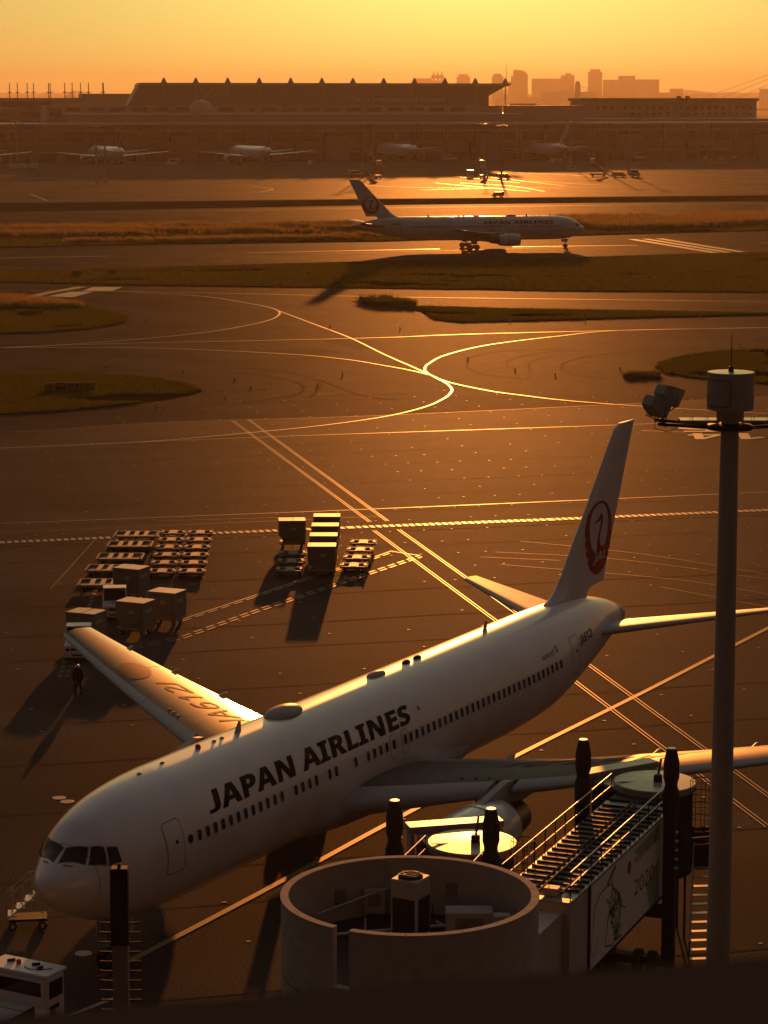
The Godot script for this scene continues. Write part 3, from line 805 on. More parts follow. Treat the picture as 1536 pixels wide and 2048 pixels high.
func crane_logo(lay: Callable) -> Shape:
	# red roundel: ring of raised wings round a pale field with the long-necked bird
	var sh := Shape.new()
	var n := 64
	for k in n:
		var a := TAU * k / n; var b := TAU * (k + 1) / n
		var o := func(t): return Vector2(sin(t), cos(t))
		var inner := func(t):
			var q := Vector2(sin(t) * 0.70, cos(t) * 0.70)
			return Vector2(q.x * 0.98, q.y * 1.0 + 0.225) if cos(t) > -0.45 else Vector2(q.x * 0.98, q.y * 0.82 + 0.15)
		var p := [o.call(a), o.call(b), inner.call(b), inner.call(a)]
		# slits between the wing feathers
		var m := fmod(absf(rad_to_deg(a) - 180.0), 360.0)
		for i in 4:
			var f0 := i / 4.0; var f1 := (i + 1) / 4.0
			var q := [p[0].lerp(p[3], f0), p[1].lerp(p[2], f0), p[1].lerp(p[2], f1), p[0].lerp(p[3], f1)]
			if i == 0 and m > 48 and m < 100 and k % 3 == 0: continue
			sh.quad(lay.call(q[0]), lay.call(q[1]), lay.call(q[2]), lay.call(q[3]))
	var neck := [Vector2(-0.28, -0.5), Vector2(-0.16, -0.30), Vector2(-0.13, -0.02), Vector2(-0.03, 0.18), Vector2(0.07, 0.36), Vector2(0.06, 0.46), Vector2(-0.12, 0.45), Vector2(-0.40, 0.41), Vector2(-0.38, 0.44), Vector2(-0.05, 0.56), Vector2(0.02, 0.63), Vector2(0.13, 0.65), Vector2(0.23, 0.56), Vector2(0.24, 0.42), Vector2(0.15, 0.25), Vector2(0.05, 0.05), Vector2(0.04, -0.10), Vector2(0.12, -0.23), Vector2(0.26, -0.26), Vector2(0.40, -0.20), Vector2(0.3, -0.5)]
	var t := Geometry2D.triangulate_polygon(PackedVector2Array(neck))
	for k in range(0, t.size(), 3):
		sh.tri(lay.call(neck[t[k]]), lay.call(neck[t[k + 1]]), lay.call(neck[t[k + 2]]))
	return sh

func build_airliner(root: Node3D, registration: String, detail: bool):
	var white: Material = mats["aircraft_white"]
	# hull
	obj("radome", hull_mesh(0.0, 1.55, 14, 40, true), white, root)
	var body := obj("fuselage", hull_mesh(1.57, 51.9, 84), white, root)
	var cone := hull_mesh(51.92, 53.7, 8)
	cone.lathe(Vector3(0, 5.25, 53.69), Vector3(0, 0, 1), [Vector2(0.12, 0.0), Vector2(0.0, 0.001)], 12)
	obj("tail_cone", cone, mats["slat_grey"], root)
	var gap := Shape.new()
	for s in [1.56, 51.91]:
		var rows := []
		for q in [-0.012, 0.012]:
			var line := []
			for k in 40: line.append(hull(s + q, -TAU * k / 40, 0.004))
			rows.append(line)
		gap.grid(rows, true)
	obj("skin_joint", gap, mats["door_line"], root)
	# belly fairing
	var rows := []
	for i in 25:
		var t := i / 24.0
		var s := lerpf(15.8, 32.5, t)
		var w := pow(sin(PI * pow(t, 0.85)), 0.7)
		var line := []
		for k in 25:
			var a := lerpf(-2.05, 2.05, k / 24.0)
			var b := a + PI
			line.append(Vector3(sin(b) * (1.75 + 0.93 * w), 3.15 + cos(b) * (0.9 + 0.60 * w), s))
		rows.append(line)
	var fair := Shape.new(); fair.grid(rows)
	obj("belly_fairing", fair, mats["slat_grey"], root)
	# wings
	for side in [1, -1]:
		var w := obj("wing", wing_band(side, 1.6, 23.15, 0.1310, 0.7170, 26), mats["wing_grey"], root)
		for q in [[2.9, 7.4], [8.3, 13.4], [13.45, 18.4], [18.45, 23.1]]:
			obj("slat", wing_band(side, q[0], q[1], 0.0, 0.1302, 7), mats["slat_grey"], w)
		obj("slat_root", wing_band(side, 1.6, 2.88, 0.0, 0.1303, 3), mats["slat_grey"], w)
		for q in [[1.6, 7.9], [7.95, 16.6]]:
			obj("flap", wing_band(side, q[0], q[1], 0.718, 1.0, 7), mats["flap_grey"], w)
		obj("aileron", wing_band(side, 16.65, 23.1, 0.718, 1.0, 7), mats["flap_grey"], w)
		var tip := Shape.new()
		tip.tube([wing_point(side, 23.17, 0.05, true, -0.02), wing_point(side, 23.2, 0.5, true, -0.10), wing_point(side, 23.15, 0.99, true, -0.01)], [0.05, 0.10, 0.03], 8)
		obj("wing_tip", tip, mats["slat_grey"], w)
		for l in [5.2, 11.6, 15.6, 19.6]:
			var a := wing_point(side, l, 0.62, false); var b := wing_point(side, l, 1.0, false)
			var big: float = 1.0 - l * 0.025
			var canoe := Shape.new()
			canoe.tube([a, a.lerp(b, 0.3) + Vector3.DOWN * 0.22 * big, a.lerp(b, 0.75) + Vector3.DOWN * 0.2 * big, b + Vector3(0, 0.02, 0.35), b + Vector3(0, 0.06, 0.8 * big)], [0.03, 0.24 * big, 0.25 * big, 0.16 * big, 0.02], 10)
			obj("flap_track_fairing", canoe, mats["slat_grey"], w)
		if detail:
			var reg := glyphs(registration, func(q): return wing_point(side, 7.4 + q.x * 6.6 if side < 0 else 14.0 - q.x * 6.6, 0.60 - (q.y - 0.5) * 0.26, true, 0.014), 0.5, 0.1, 400)
			for glyph in reg: obj("registration_letter", glyph, mats["grey_letter"], w)
			if side < 0:
				var disc := Shape.new()
				var rings := []
				for i in 7:
					var line := []
					for k in 29:
						var q := Vector2.from_angle(TAU * k / 28) * (0.02 + 1.13 * i / 6.0)
						var l: float = 16.6 + q.x
						line.append(wing_point(side, l, 0.44 + q.y / (wing_te(l) - wing_le(l)), true, 0.013))
					rings.append(line)
				disc.grid(rings)
				obj("wing_disc", disc, mats["dim_red"], w)
			var lamp := Shape.new()
			for k in 3: lamp.box(wing_point(side, 10.6 + 0.45 * k, 0.19, true, 0.02), Vector3(0.1, 0.04, 0.14))
			for k in 3: lamp.box(wing_point(side, 6.0 + 0.5 * k, 0.19, true, 0.02), Vector3(0.1, 0.04, 0.14))
			obj("wing_vent", lamp, mats["gap"], w).set_meta("kind", "stuff")
		# engine
		var e := obj("engine", engine_cowl(side), white, root)
		var lip := Shape.new()
		var ax := Vector3(-side * 7.9, 2.35, 0)
		lip.lathe(ax + Vector3(0, 0, 17.0), Vector3(0, 0, 1), [Vector2(1.09, 0.30), Vector2(1.10, 0.10), Vector2(1.16, 0.0), Vector2(1.24, 0.06), Vector2(1.28, 0.28)], 32)
		obj("intake_lip", lip, mats["bare_metal"], e)
		var fan := Shape.new()
		fan.lathe(ax + Vector3(0, 0, 17.0), Vector3(0, 0, 1), [Vector2(1.09, 0.3), Vector2(1.06, 1.0), Vector2(0.34, 1.05), Vector2(0.0, 0.55)], 28)
		obj("fan", fan, mats["dark_steel"], e)
		var core := Shape.new()
		core.lathe(ax + Vector3(0, 0, 17.0), Vector3(0, 0, 1), [Vector2(1.12, 4.55), Vector2(0.98, 4.9), Vector2(0.92, 5.3), Vector2(0.78, 6.3), Vector2(0.70, 6.9), Vector2(0.62, 6.9), Vector2(0.40, 6.7), Vector2(0.16, 7.5), Vector2(0.0, 7.6)], 28)
		obj("exhaust", core, mats["hot_metal"], e)
		var ring := Shape.new()
		ring.lathe(ax + Vector3(0, 0, 17.0), Vector3(0, 0, 1), [Vector2(1.405, 2.62), Vector2(1.41, 2.63), Vector2(1.41, 2.78), Vector2(1.405, 2.79)], 32)
		obj("cowl_joint", ring, mats["door_line"], e)
		var py := Shape.new()
		var outline2 := [Vector2(18.7, 3.55), Vector2(20.0, 3.72), Vector2(22.6, 4.15), Vector2(24.6, 3.95), Vector2(26.6, 3.45), Vector2(25.2, 3.05), Vector2(23.0, 2.9), Vector2(20.5, 3.1)]
		py.prism(outline2.map(func(q): return Vector2(q.x, q.y)), Vector3(0, 0, 1), Vector3(0, 1, 0), ax * Vector3(1, 0, 1) + Vector3(-0.17, 0, 0), Vector3(0.34, 0, 0))
		obj("pylon", py, mats["slat_grey"], e)
		# tailplane
		var st := []
		for k in 9:
			var t := k / 8.0
			var l := lerpf(0.7, 9.25, t)
			st.append([Vector3(-side * l, 5.32 + (l - 0.7) * 0.125, lerpf(46.4, 52.7, t)), Vector3(-side * l, 5.30 + (l - 0.7) * 0.125, lerpf(51.5, 54.3, t)), Vector3.UP])
		var tp := obj("tailplane", blade_mesh(st, 0.0, 0.70, 0.10), mats["slat_grey"], root)
		obj("elevator", blade_mesh(st, 0.7015, 1.0, 0.10, 4), mats["slat_grey"], tp)
	# fin
	var fin := obj("fin", blade_mesh(fin_edges(), 0.0, 0.68, 0.095, 10), white, root)
	obj("rudder", blade_mesh(fin_edges().slice(2), 0.683, 1.0, 0.095, 4), white, fin)
	for side in [1, -1]:
		var lay := func(q: Vector2): return fin_skin(50.05 + side * q.x * 2.0, 10.0 + q.y * 2.0, side)
		obj("fin_emblem", crane_logo(lay), mats["logo_red"], fin)
		var lay2 := func(q: Vector2): return fin_skin(50.05 + side * (q.x - 0.46) * 2.0, 8.62 + q.y * 0.62, side, 0.024)
		obj("emblem_letters", letters("JAL", lay2, 0.6, 0.12, 700), mats["logo_white"], fin)
	# landing gear
	var gear := func(called: String, l: float, s: float, r: float, bogie: bool):
		var st := Shape.new()
		st.tube([Vector3(-l, 2.9, s), Vector3(-l, r + 0.15, s)], 0.13 if bogie else 0.09, 10)
		st.tube([Vector3(-l, 2.4, s - 0.9), Vector3(-l, r + 0.5, s)], 0.06, 8)
		if bogie: st.tube([Vector3(-l, r, s - 0.75), Vector3(-l, r, s + 0.75)], 0.11, 8)
		var g := obj(called, st, mats["bare_metal"], root)
		for z in ([-0.71, 0.71] if bogie else [0.0]):
			for x in [-1, 1]:
				var d := 0.56 if bogie else 0.30
				var at := Vector3(-l + x * d, r, s + z)
				var ty := Shape.new()
				ty.lathe(at + Vector3(-0.2, 0, 0), Vector3(1, 0, 0), [Vector2(r * 0.55, 0.02), Vector2(r * 0.9, 0.0), Vector2(r, 0.08), Vector2(r, 0.32), Vector2(r * 0.9, 0.40), Vector2(r * 0.55, 0.38)], 20)
				var wheel := obj("wheel", ty, mats["dark_rubber"], g)
				var rim := Shape.new()
				rim.lathe(at + Vector3(-0.16, 0, 0), Vector3(1, 0, 0), [Vector2(0.0, 0.0), Vector2(r * 0.56, 0.02), Vector2(r * 0.56, 0.30), Vector2(0.0, 0.32)], 14)
				obj("rim", rim, mats["bare_metal"], g)
		var door := Shape.new()
		if bogie: door.box(Vector3(-l - signf(l) * 0.35, 1.9, s), Vector3(0.05, 1.2, 1.5))
		else:
			for x in [-0.42, 0.42]: door.box(Vector3(x, 1.72, s + 0.2), Vector3(0.04, 0.62, 1.3))
		obj("gear_door", door, mats["slat_grey"], g).set_meta("kind", "stuff")
	gear.call("nose_gear", 0.0, 4.4, 0.47, false)
	gear.call("main_gear", 4.65, 27.0, 0.58, true)
	gear.call("main_gear", -4.65, 27.0, 0.58, true)
	if not detail: return
	# windows: rows of separate rims and panes on both sides
	var rim := Shape.new(); var pane := Shape.new()
	var oval := func(w: float, h: float) -> Array:
		var out := []
		for k in 16:
			var a := TAU * k / 16
			out.append(Vector2(signf(cos(a)) * pow(absf(cos(a)), 0.55) * w / 2, signf(sin(a)) * pow(absf(sin(a)), 0.55) * h / 2))
		return out
	var o1: Array = oval.call(0.31, 0.48); var o2: Array = oval.call(0.265, 0.43)
	for k in 16:
		var j := (k + 1) % 16
		rim.quad(Vector3(o1[k].x, o1[k].y, 0.0), Vector3(o1[j].x, o1[j].y, 0.0), Vector3(o2[j].x, o2[j].y, 0.012), Vector3(o2[k].x, o2[k].y, 0.012))
		pane.tri(Vector3(0, 0, 0.010), Vector3(o2[k].x, o2[k].y, 0.010), Vector3(o2[j].x, o2[j].y, 0.010))
	var rim_mesh := rim.mesh(); var pane_mesh := pane.mesh()
	var spots := []
	var s := 6.85
	while s < 41.0:
		var skip := (s > 13.2 and s < 13.9) or (s > 16.2 and s < 16.8) or (s > 18.0 and s < 18.7) or (s > 19.4 and s < 20.0) or (s > 22.2 and s < 24.1)
		if not skip: spots.append(s)
		s += 0.56
	for side in [1, -1]:
		for x in spots:
			var a: float = 1.40 * side
			var p := hull(x, a, 0.004); var m := (hull(x, a, 1.004) - p).normalized()
			var aft := Vector3(0, 0, 1)
			var o := obj("cabin_window", rim_mesh, mats["window_rim"], root)
			o.transform = Transform3D(Basis(m.cross(aft).cross(m).cross(m) if false else m.cross(aft).normalized().cross(m), m.cross(aft).normalized() * (1.0), m), p)
			o.transform.basis = Basis(aft * -side, aft.cross(m).normalized() * (-side), m).orthonormalized()
			obj("pane", pane_mesh, mats["window_pane"], o)
		# doors
		var marks := Shape.new()
		for q in [[5.32, 1.02, 1.82, 1.05], [42.62, 1.03, 1.83, 1.05], [22.62, 1.24, 1.62, 0.62], [23.68, 1.24, 1.62, 0.62]]:
			var ring := door_ring(q[0], q[1] * side, q[2] * side, q[3])
			if side < 0: ring = ring.map(func(v): return Vector2(v.x, v.y))
			if side < 0:
				ring = door_ring(q[0], q[1], q[2], q[3]).map(func(v): return Vector2(v.x, -v.y))
			var d := obj("cabin_door", patch([Vector2(q[0] - q[3] / 2 + 0.03, (q[1] + 0.02) * side), Vector2(q[0] + q[3] / 2 - 0.03, (q[1] + 0.02) * side), Vector2(q[0] + q[3] / 2 - 0.03, (q[2] - 0.02) * side), Vector2(q[0] - q[3] / 2 + 0.03, (q[2] - 0.02) * side)], 0.006), white, root)
			var edge := Shape.new()
			outline(edge, ring, 0.035, 0.010)
			obj("door_seal", edge, mats["door_line"], d)
			var eye := Shape.new()
			var sm: float = q[3] * 0.5
			if q[3] > 0.8:
				eye.lathe(hull(q[0] + 0.08, 1.36 * side, 0.008), hull(q[0], 1.36 * side, 1.0) - hull(q[0], 1.36 * side), [Vector2(0.08, 0.0), Vector2(0.08, 0.012), Vector2(0.0, 0.013)], 12)
				obj("door_window", eye, mats["window_pane"], d)
			else:
				var a: float = 1.40 * side
				var p := hull(q[0], a, 0.012); var m := (hull(q[0], a, 1.012) - p).normalized()
				var o := obj("door_window", pane_mesh, mats["window_pane"], d)
				o.transform = Transform3D(Basis(Vector3(0, 0, -side), Vector3(0, 0, 1).cross(m).normalized() * (-side), m).orthonormalized(), p)
		# round port behind the front door
		var port := Shape.new()
		port.lathe(hull(6.25, 1.40 * side, 0.004), hull(6.25, 1.4 * side, 1.0) - hull(6.25, 1.4 * side), [Vector2(0.17, 0.0), Vector2(0.17, 0.012), Vector2(0.0, 0.016)], 16)
		obj("port", port, mats["window_pane"], root)
		# flight deck glazing
		for q in [[Vector2(1.38, 0.05), Vector2(1.66, 0.56), Vector2(1.25, 0.80), Vector2(0.80, 0.12)], [Vector2(1.72, 0.63), Vector2(2.02, 0.85), Vector2(1.84, 1.20), Vector2(1.36, 0.89)], [Vector2(2.12, 0.89), Vector2(2.46, 0.99), Vector2(2.44, 1.27), Vector2(1.94, 1.25)]]:
			var f: Array = q.map(func(v): return Vector2(v.x + 0.06, v.y * side))
			var c: Vector2 = (f[0] + f[1] + f[2] + f[3]) / 4.0
			var frame := obj("flight_deck_window", patch(f.map(func(v): return c + (v - c) * 1.10), 0.008), mats["door_line"], root)
			obj("pane", patch(f, 0.018), mats["dark_glass"], frame)
		# airline name, registration, small print
		var name_lay := func(q: Vector2):
			var x := lerpf(7.85, 24.5, q.x) if side > 0 else lerpf(24.5, 7.85, q.x)
			return hull(x, side * lerpf(1.195, 0.870, q.y), 0.008)
		for glyph in glyphs("JAPAN AIRLINES", name_lay, 0.30, 0.016, 700, 0.7): obj("name_letter", glyph, mats["dark_letter"], root)
		var reg_lay := func(q: Vector2):
			var x := lerpf(43.35, 45.45, q.x) if side > 0 else lerpf(45.45, 43.35, q.x)
			return hull(x, side * lerpf(1.335, 1.13, q.y), 0.008)
		for glyph in glyphs(registration, reg_lay, 0.4, 0.0, 700): obj("registration_letter", glyph, mats["dark_letter"], root)
		var aid_lay := func(q: Vector2):
			var x := lerpf(38.55, 40.0, q.x) if side > 0 else lerpf(40.0, 38.55, q.x)
			return hull(x, side * lerpf(1.175, 1.06, q.y), 0.008)
		obj("small_print", letters("unicef", aid_lay, 0.4, 0.0, 400), mats["grey_letter"], root)
		var globe := Shape.new()
		for k in 12:
			var f := func(r: float, t: float): return hull(40.35 + r * cos(t), side * (1.09 + r * sin(t) / 2.6), 0.008)
			if k % 3 != 2: globe.quad(f.call(0.10, TAU * k / 12), f.call(0.10, TAU * (k + 1) / 12), f.call(0.19, TAU * (k + 1) / 12), f.call(0.19, TAU * k / 12))
		obj("small_emblem", globe, mats["grey_letter"], root).set_meta("kind", "stuff")
		var flag := obj("flag", patch([Vector2(25.2, 0.945 * side), Vector2(25.9, 0.945 * side), Vector2(25.9, 1.10 * side), Vector2(25.2, 1.10 * side)], 0.007, 3), mats["logo_white"], root)
		var dot := Shape.new()
		dot.lathe(hull(25.55, 1.02 * side, 0.010), hull(25.55, 1.02 * side, 1.0) - hull(25.55, 1.02 * side), [Vector2(0.12, 0.0), Vector2(0.0, 0.003)], 14)
		obj("flag_disc", dot, mats["logo_red"], flag)
	# crown fittings
	var mount := func(called: String, s0: float, parts: Callable, m: String):
		var sh := Shape.new(); parts.call(sh, hull(s0, 0.0, -0.02)); obj(called, sh, mats[m], root)
	for a in [13.6, 36.6]:
		mount.call("blade_antenna", a, func(sh: Shape, p: Vector3): sh.prism([Vector2(-0.22, 0), Vector2(0.26, 0), Vector2(0.24, 0.42), Vector2(0.10, 0.46)], Vector3(0, 0, 1), Vector3.UP, p + Vector3(-0.025, 0, 0), Vector3(0.05, 0, 0)), "slat_grey")
	mount.call("antenna_dome", 17.3, func(sh: Shape, p: Vector3): sh.grid(dome_rows(p, 0.62, 1.25, 0.36)), "slat_grey")
	mount.call("antenna_hump", 25.5, func(sh: Shape, p: Vector3): sh.grid(dome_rows(p, 0.30, 0.75, 0.20)), "slat_grey")
	for a in [28.4, 29.5]:
		mount.call("small_hump", a, func(sh: Shape, p: Vector3): sh.grid(dome_rows(p, 0.16, 0.34, 0.16)), "gap")
	mount.call("beacon", 10.6, func(sh: Shape, p: Vector3): sh.lathe(p, Vector3.UP, [Vector2(0.12, 0.0), Vector2(0.11, 0.12), Vector2(0.06, 0.18), Vector2(0.0, 0.19)], 12), "lamp_red")
	for a in [6.4, 8.0, 11.8, 12.4]:
		mount.call("probe", a, func(sh: Shape, p: Vector3): sh.grid(dome_rows(p, 0.07, 0.16, 0.09)), "slat_grey")
	for l in [-0.28, 0.28]:
		var wiper := Shape.new()
		wiper.tube([hull(0.82, l * 1.2, 0.03), hull(0.98, l * 2.2, 0.035)], 0.018, 6)
		obj("wiper", wiper, mats["gap"], root)

func dome_rows(p: Vector3, wx: float, wz: float, h: float) -> Array:
	var rows := []
	for i in 8:
		var a := PI / 2.0 * i / 7.0
		var line := []
		for k in 21: line.append(p + Vector3(cos(TAU * k / 20.0) * wx * cos(a), h * sin(a), sin(TAU * k / 20.0) * wz * cos(a)))
		rows.append(line)
	return rows

func engine_cowl(side: int) -> Shape:
	var sh := Shape.new()
	sh.lathe(Vector3(-side * 7.9, 2.35, 17.0), Vector3(0, 0, 1), [Vector2(1.28, 0.28), Vector2(1.36, 0.8), Vector2(1.40, 1.6), Vector2(1.40, 2.9), Vector2(1.36, 3.8), Vector2(1.26, 4.5), Vector2(1.20, 4.9), Vector2(1.12, 4.9), Vector2(1.12, 4.5)], 40)
	return sh

func build_near_airliner():
	var t := thing("airliner", "white twin-engine airliner with registration JA612J parked on the apron", "airliner", Vector3(-12.55, 0, -88.87), deg_to_rad(180.0 - 28.555))
	build_airliner(t, "JA612J", true)
	var far := thing("airliner", "white twin-engine airliner with registration JA615J taxiing along the runway", "airliner")
	var f := Vector3(cos(deg_to_rad(10.0)), 0, -sin(deg_to_rad(10.0)))
	far.position = Vector3(41.9, 0.02, -583.0) + f * 4.4
	far.rotation.y = atan2(-f.x, -f.z)
	build_airliner(far, "JA615J", true)

# ------------------------------------------------------------------ boarding bridges, rotunda, mast
func handrail(parent: Node, from: Vector3, to: Vector3, tall: float, gap: float):
	var rail := Shape.new()
	rail.bar(from + Vector3.UP * tall, to + Vector3.UP * tall, 0.028, 6)
	obj("handrail", rail, mats["rail_steel"], parent)
	var mid := Shape.new()
	mid.bar(from + Vector3.UP * tall * 0.52, to + Vector3.UP * tall * 0.52, 0.022, 6)
	obj("middle_rail", mid, mats["rail_steel"], parent)
	var n := maxi(1, roundi(from.distance_to(to) / gap))
	for k in n + 1:
		var p := from.lerp(to, float(k) / n)
		var post := Shape.new()
		post.bar(p, p + Vector3.UP * tall, 0.022, 6)
		obj("rail_post", post, mats["dark_steel"], parent)

func lift_column(parent: Node, at: Vector3, top: float):
	var s := Shape.new()
	s.bevel(at + Vector3(0, 3.15, 0), Vector3(0.46, 6.3, 0.42), 0.04)
	var c := obj("lift_column", s, mats["dark_steel"], parent)
	var b := Shape.new()
	b.lathe(at, Vector3.UP, [Vector2(0.20, top - 2.9), Vector2(0.28, top - 2.8), Vector2(0.31, top - 2.3), Vector2(0.33, top - 1.7), Vector2(0.24, top - 1.45), Vector2(0.25, top - 1.3), Vector2(0.31, top - 1.1), Vector2(0.30, top - 0.5), Vector2(0.20, top - 0.04), Vector2(0.17, top), Vector2(0.0, top)], 16)
	obj("column_bellows", b, mats["dark_rubber"], c)
	var cap := Shape.new()
	cap.lathe(at, Vector3.UP, [Vector2(0.165, top + 0.002), Vector2(0.165, top + 0.03), Vector2(0.0, top + 0.035)], 14)
	obj("column_cap", cap, mats["rail_steel"], c)
	for k in 5:
		var f := Shape.new()
		f.box(at + Vector3(0.28, top - 3.2 - 0.35 * k, 0.1), Vector3(0.12, 0.08, 0.1))
		obj("cable_clip", f, mats["rail_steel"], c)

func build_bridge(label: String, start: Vector2, d: Vector2, length: float, poster: bool, hood_dir: Vector2, inner: float):
	var turn := atan2(-d.x, -d.y)
	var t := thing("boarding_bridge", label, "boarding bridge", Vector3(start.x, 0, start.y), turn, "boarding bridges at the rotunda")
	var w := 1.29; var roof := 6.2; var low := 2.95
	var s := Shape.new()
	s.box(Vector3(w - 0.04, (roof + low) / 2, -length / 2), Vector3(0.08, roof - low - 0.12, length))
	var wall := obj("side_wall", s, mats["bridge_white"], t)
	s = Shape.new()
	s.box(Vector3(-w + 0.04, (roof + low) / 2, -length / 2), Vector3(0.08, roof - low - 0.12, length))
	obj("side_wall", s, mats["bridge_white"], t)
	s = Shape.new(); s.box(Vector3(0, low + 0.03, -length / 2), Vector3(2 * w + 0.02, 0.14, length + 0.02))
	obj("floor", s, mats["dark_steel"], t)
	s = Shape.new(); s.box(Vector3(0, roof - 0.03, -length / 2), Vector3(2 * w + 0.06, 0.08, length + 0.05))
	var top := obj("roof", s, mats["bridge_roof"], t)
	s = Shape.new(); s.box(Vector3(0, (roof + low) / 2, -0.03), Vector3(2 * w - 0.18, roof - low - 0.16, 0.06))
	obj("end_wall", s, mats["bridge_white"], t)
	for k in int(length / 0.56):
		s = Shape.new()
		s.box(Vector3(0, roof + 0.05, -1.2 - k * 0.56), Vector3(2 * w - 0.1, 0.08, 0.10))
		obj("roof_rib", s, mats["dark_steel"], top)
		if 1.2 + (k + 1) * 0.56 > length - 0.3: break
	for x in [-0.15, 0.05, 0.85]:
		s = Shape.new(); s.bar(Vector3(x, roof + 0.17, -0.4), Vector3(x, roof + 0.17, -length + 0.3), 0.045, 6)
		obj("conduit", s, mats["dark_rubber"], top)
	handrail(t, Vector3(-w + 0.06, roof, -0.2), Vector3(-w + 0.06, roof, -length - 0.4), 1.0, 1.15)
	handrail(t, Vector3(w - 0.06, roof, -0.2), Vector3(w - 0.06, roof, -length + 0.6), 1.0, 1.15)
	for x in [[-0.9, 0.4], [0.45, 0.55]]:
		s = Shape.new(); s.bevel(Vector3(x[0], roof + 0.16, -0.62), Vector3(x[1], 0.26, 0.45), 0.03)
		obj("roof_box", s, mats["bridge_white"], top)
	# the narrower inner tunnel that slides into the outer one
	s = Shape.new(); s.box(Vector3(0, (roof + low) / 2 - 0.1, inner / 2), Vector3(2 * w - 0.5, roof - low - 0.5, inner))
	obj("inner_tunnel", s, mats["bridge_white"], t)
	# lift columns
	for x in [-1, 1]: lift_column(t, Vector3(x * (w + 0.45), 0, -length + 1.7), 9.0)
	s = Shape.new(); s.box(Vector3(0, low - 0.35, -length + 1.7), Vector3(2 * w + 1.1, 0.45, 0.4))
	obj("cross_beam", s, mats["dark_steel"], t)
	s = Shape.new(); s.box(Vector3(0, 0.62, -length + 1.7), Vector3(2 * w + 1.3, 0.3, 0.5))
	var axle := obj("drive_axle", s, mats["dark_steel"], t)
	for x in [-1.1, -0.55, 0.55, 1.1]:
		s = Shape.new(); s.lathe(Vector3(x - 0.14, 0.5, -length + 1.7), Vector3(1, 0, 0), [Vector2(0.2, 0.0), Vector2(0.48, 0.02), Vector2(0.5, 0.1), Vector2(0.5, 0.2), Vector2(0.48, 0.28), Vector2(0.2, 0.3)], 18)
		obj("wheel", s, mats["dark_rubber"], axle)
	# cab: round turntable with a flat disc roof and a hooded end
	var c := Vector3(0, 0, -length - 2.2)
	s = Shape.new()
	s.lathe(c, Vector3.UP, [Vector2(1.5, low), Vector2(1.5, roof + 0.12)], 40)
	var cab := obj("cab", s, mats["dark_steel"], t)
	s = Shape.new()
	s.lathe(c, Vector3.UP, [Vector2(1.62, roof + 0.10), Vector2(1.64, roof + 0.32), Vector2(1.60, roof + 0.38), Vector2(0.0, roof + 0.41)], 48)
	obj("cab_roof", s, mats["bridge_roof"], cab)
	s = Shape.new(); s.box(c + Vector3(0, roof - 0.25, 1.75), Vector3(2 * w - 0.2, 0.7, 0.9))
	obj("cab_neck", s, mats["dark_steel"], cab)
	s = Shape.new(); s.bevel(c + Vector3(0.15, roof + 0.54, 0.1), Vector3(0.30, 0.26, 0.26), 0.03)
	s.bar(c + Vector3(0.15, roof + 0.6, 0.1), c + Vector3(-0.1, roof + 0.95, -1.2), 0.05, 6)
	obj("roof_motor", s, mats["dark_steel"], cab)
	s = Shape.new(); s.tube([c + Vector3(0.1, roof + 0.4, 0.1), c + Vector3(-0.5, roof + 0.36, 0.3), c + Vector3(-1.3, roof + 0.42, 0.9)], 0.02, 5)
	obj("roof_cable", s, mats["dark_rubber"], cab)
	var f3 := Vector3(hood_dir.x, 0, hood_dir.y).rotated(Vector3.UP, -turn)
	var side := f3.cross(Vector3.UP)
	var b := Basis(side, Vector3.UP, -f3)
	s = Shape.new(); s.box(c + f3 * 1.1 + Vector3(0, 4.65, 0), Vector3(2.9, 3.3, 2.2), b)
	obj("cab_body", s, mats["dark_steel"], cab)
	s = Shape.new(); s.box(c + f3 * 1.15 + Vector3(0, 6.36, 0), Vector3(3.1, 0.1, 2.2), b)
	obj("cab_body_roof", s, mats["bridge_roof"], cab)
	for x in [-1, 1]:
		s = Shape.new(); s.bevel(c + f3 * 2.35 + side * x * 1.68 + Vector3(0, 4.6, 0), Vector3(0.16, 3.6, 0.55), 0.03, b)
		obj("hood_post", s, mats["bridge_white"], cab)
	s = Shape.new(); s.bevel(c + f3 * 2.35 + Vector3(0, 6.55, 0), Vector3(3.66, 0.24, 0.80), 0.04, b)
	obj("hood", s, mats["bridge_roof"], cab)
	# caged ladder beside the cab
	var cage := Vector3(1.95, 0, -length - 1.9)
	for k in 6:
		s = Shape.new()
		var ring := []
		for i in 13: ring.append(cage + Vector3(cos(TAU * i / 12) * 0.42, 4.4 + 0.5 * k, sin(TAU * i / 12) * 0.42))
		s.tube(ring, 0.018, 5, false)
		obj("ladder_hoop", s, mats["dark_steel"], t)
	for k in 7:
		s = Shape.new(); var a := TAU * k / 7.0
		s.bar(cage + Vector3(cos(a) * 0.42, 4.4, sin(a) * 0.42), cage + Vector3(cos(a) * 0.42, 6.9, sin(a) * 0.42), 0.014, 5)
		obj("ladder_bar", s, mats["dark_steel"], t)
	if not poster: return
	# advertising panel on the outer side wall
	var x := w + 0.012
	s = Shape.new(); s.box(Vector3(x, (roof + low) / 2 - 0.02, -6.6), Vector3(0.025, roof - low - 0.24, 8.6))
	var board := obj("advertising_panel", s, mats["poster"], wall)
	var put := func(u: float, v: float) -> Vector3: return Vector3(x + 0.018, lerpf(low + 0.12, roof - 0.16, v), lerpf(-2.3, -10.9, u))
	s = Shape.new()
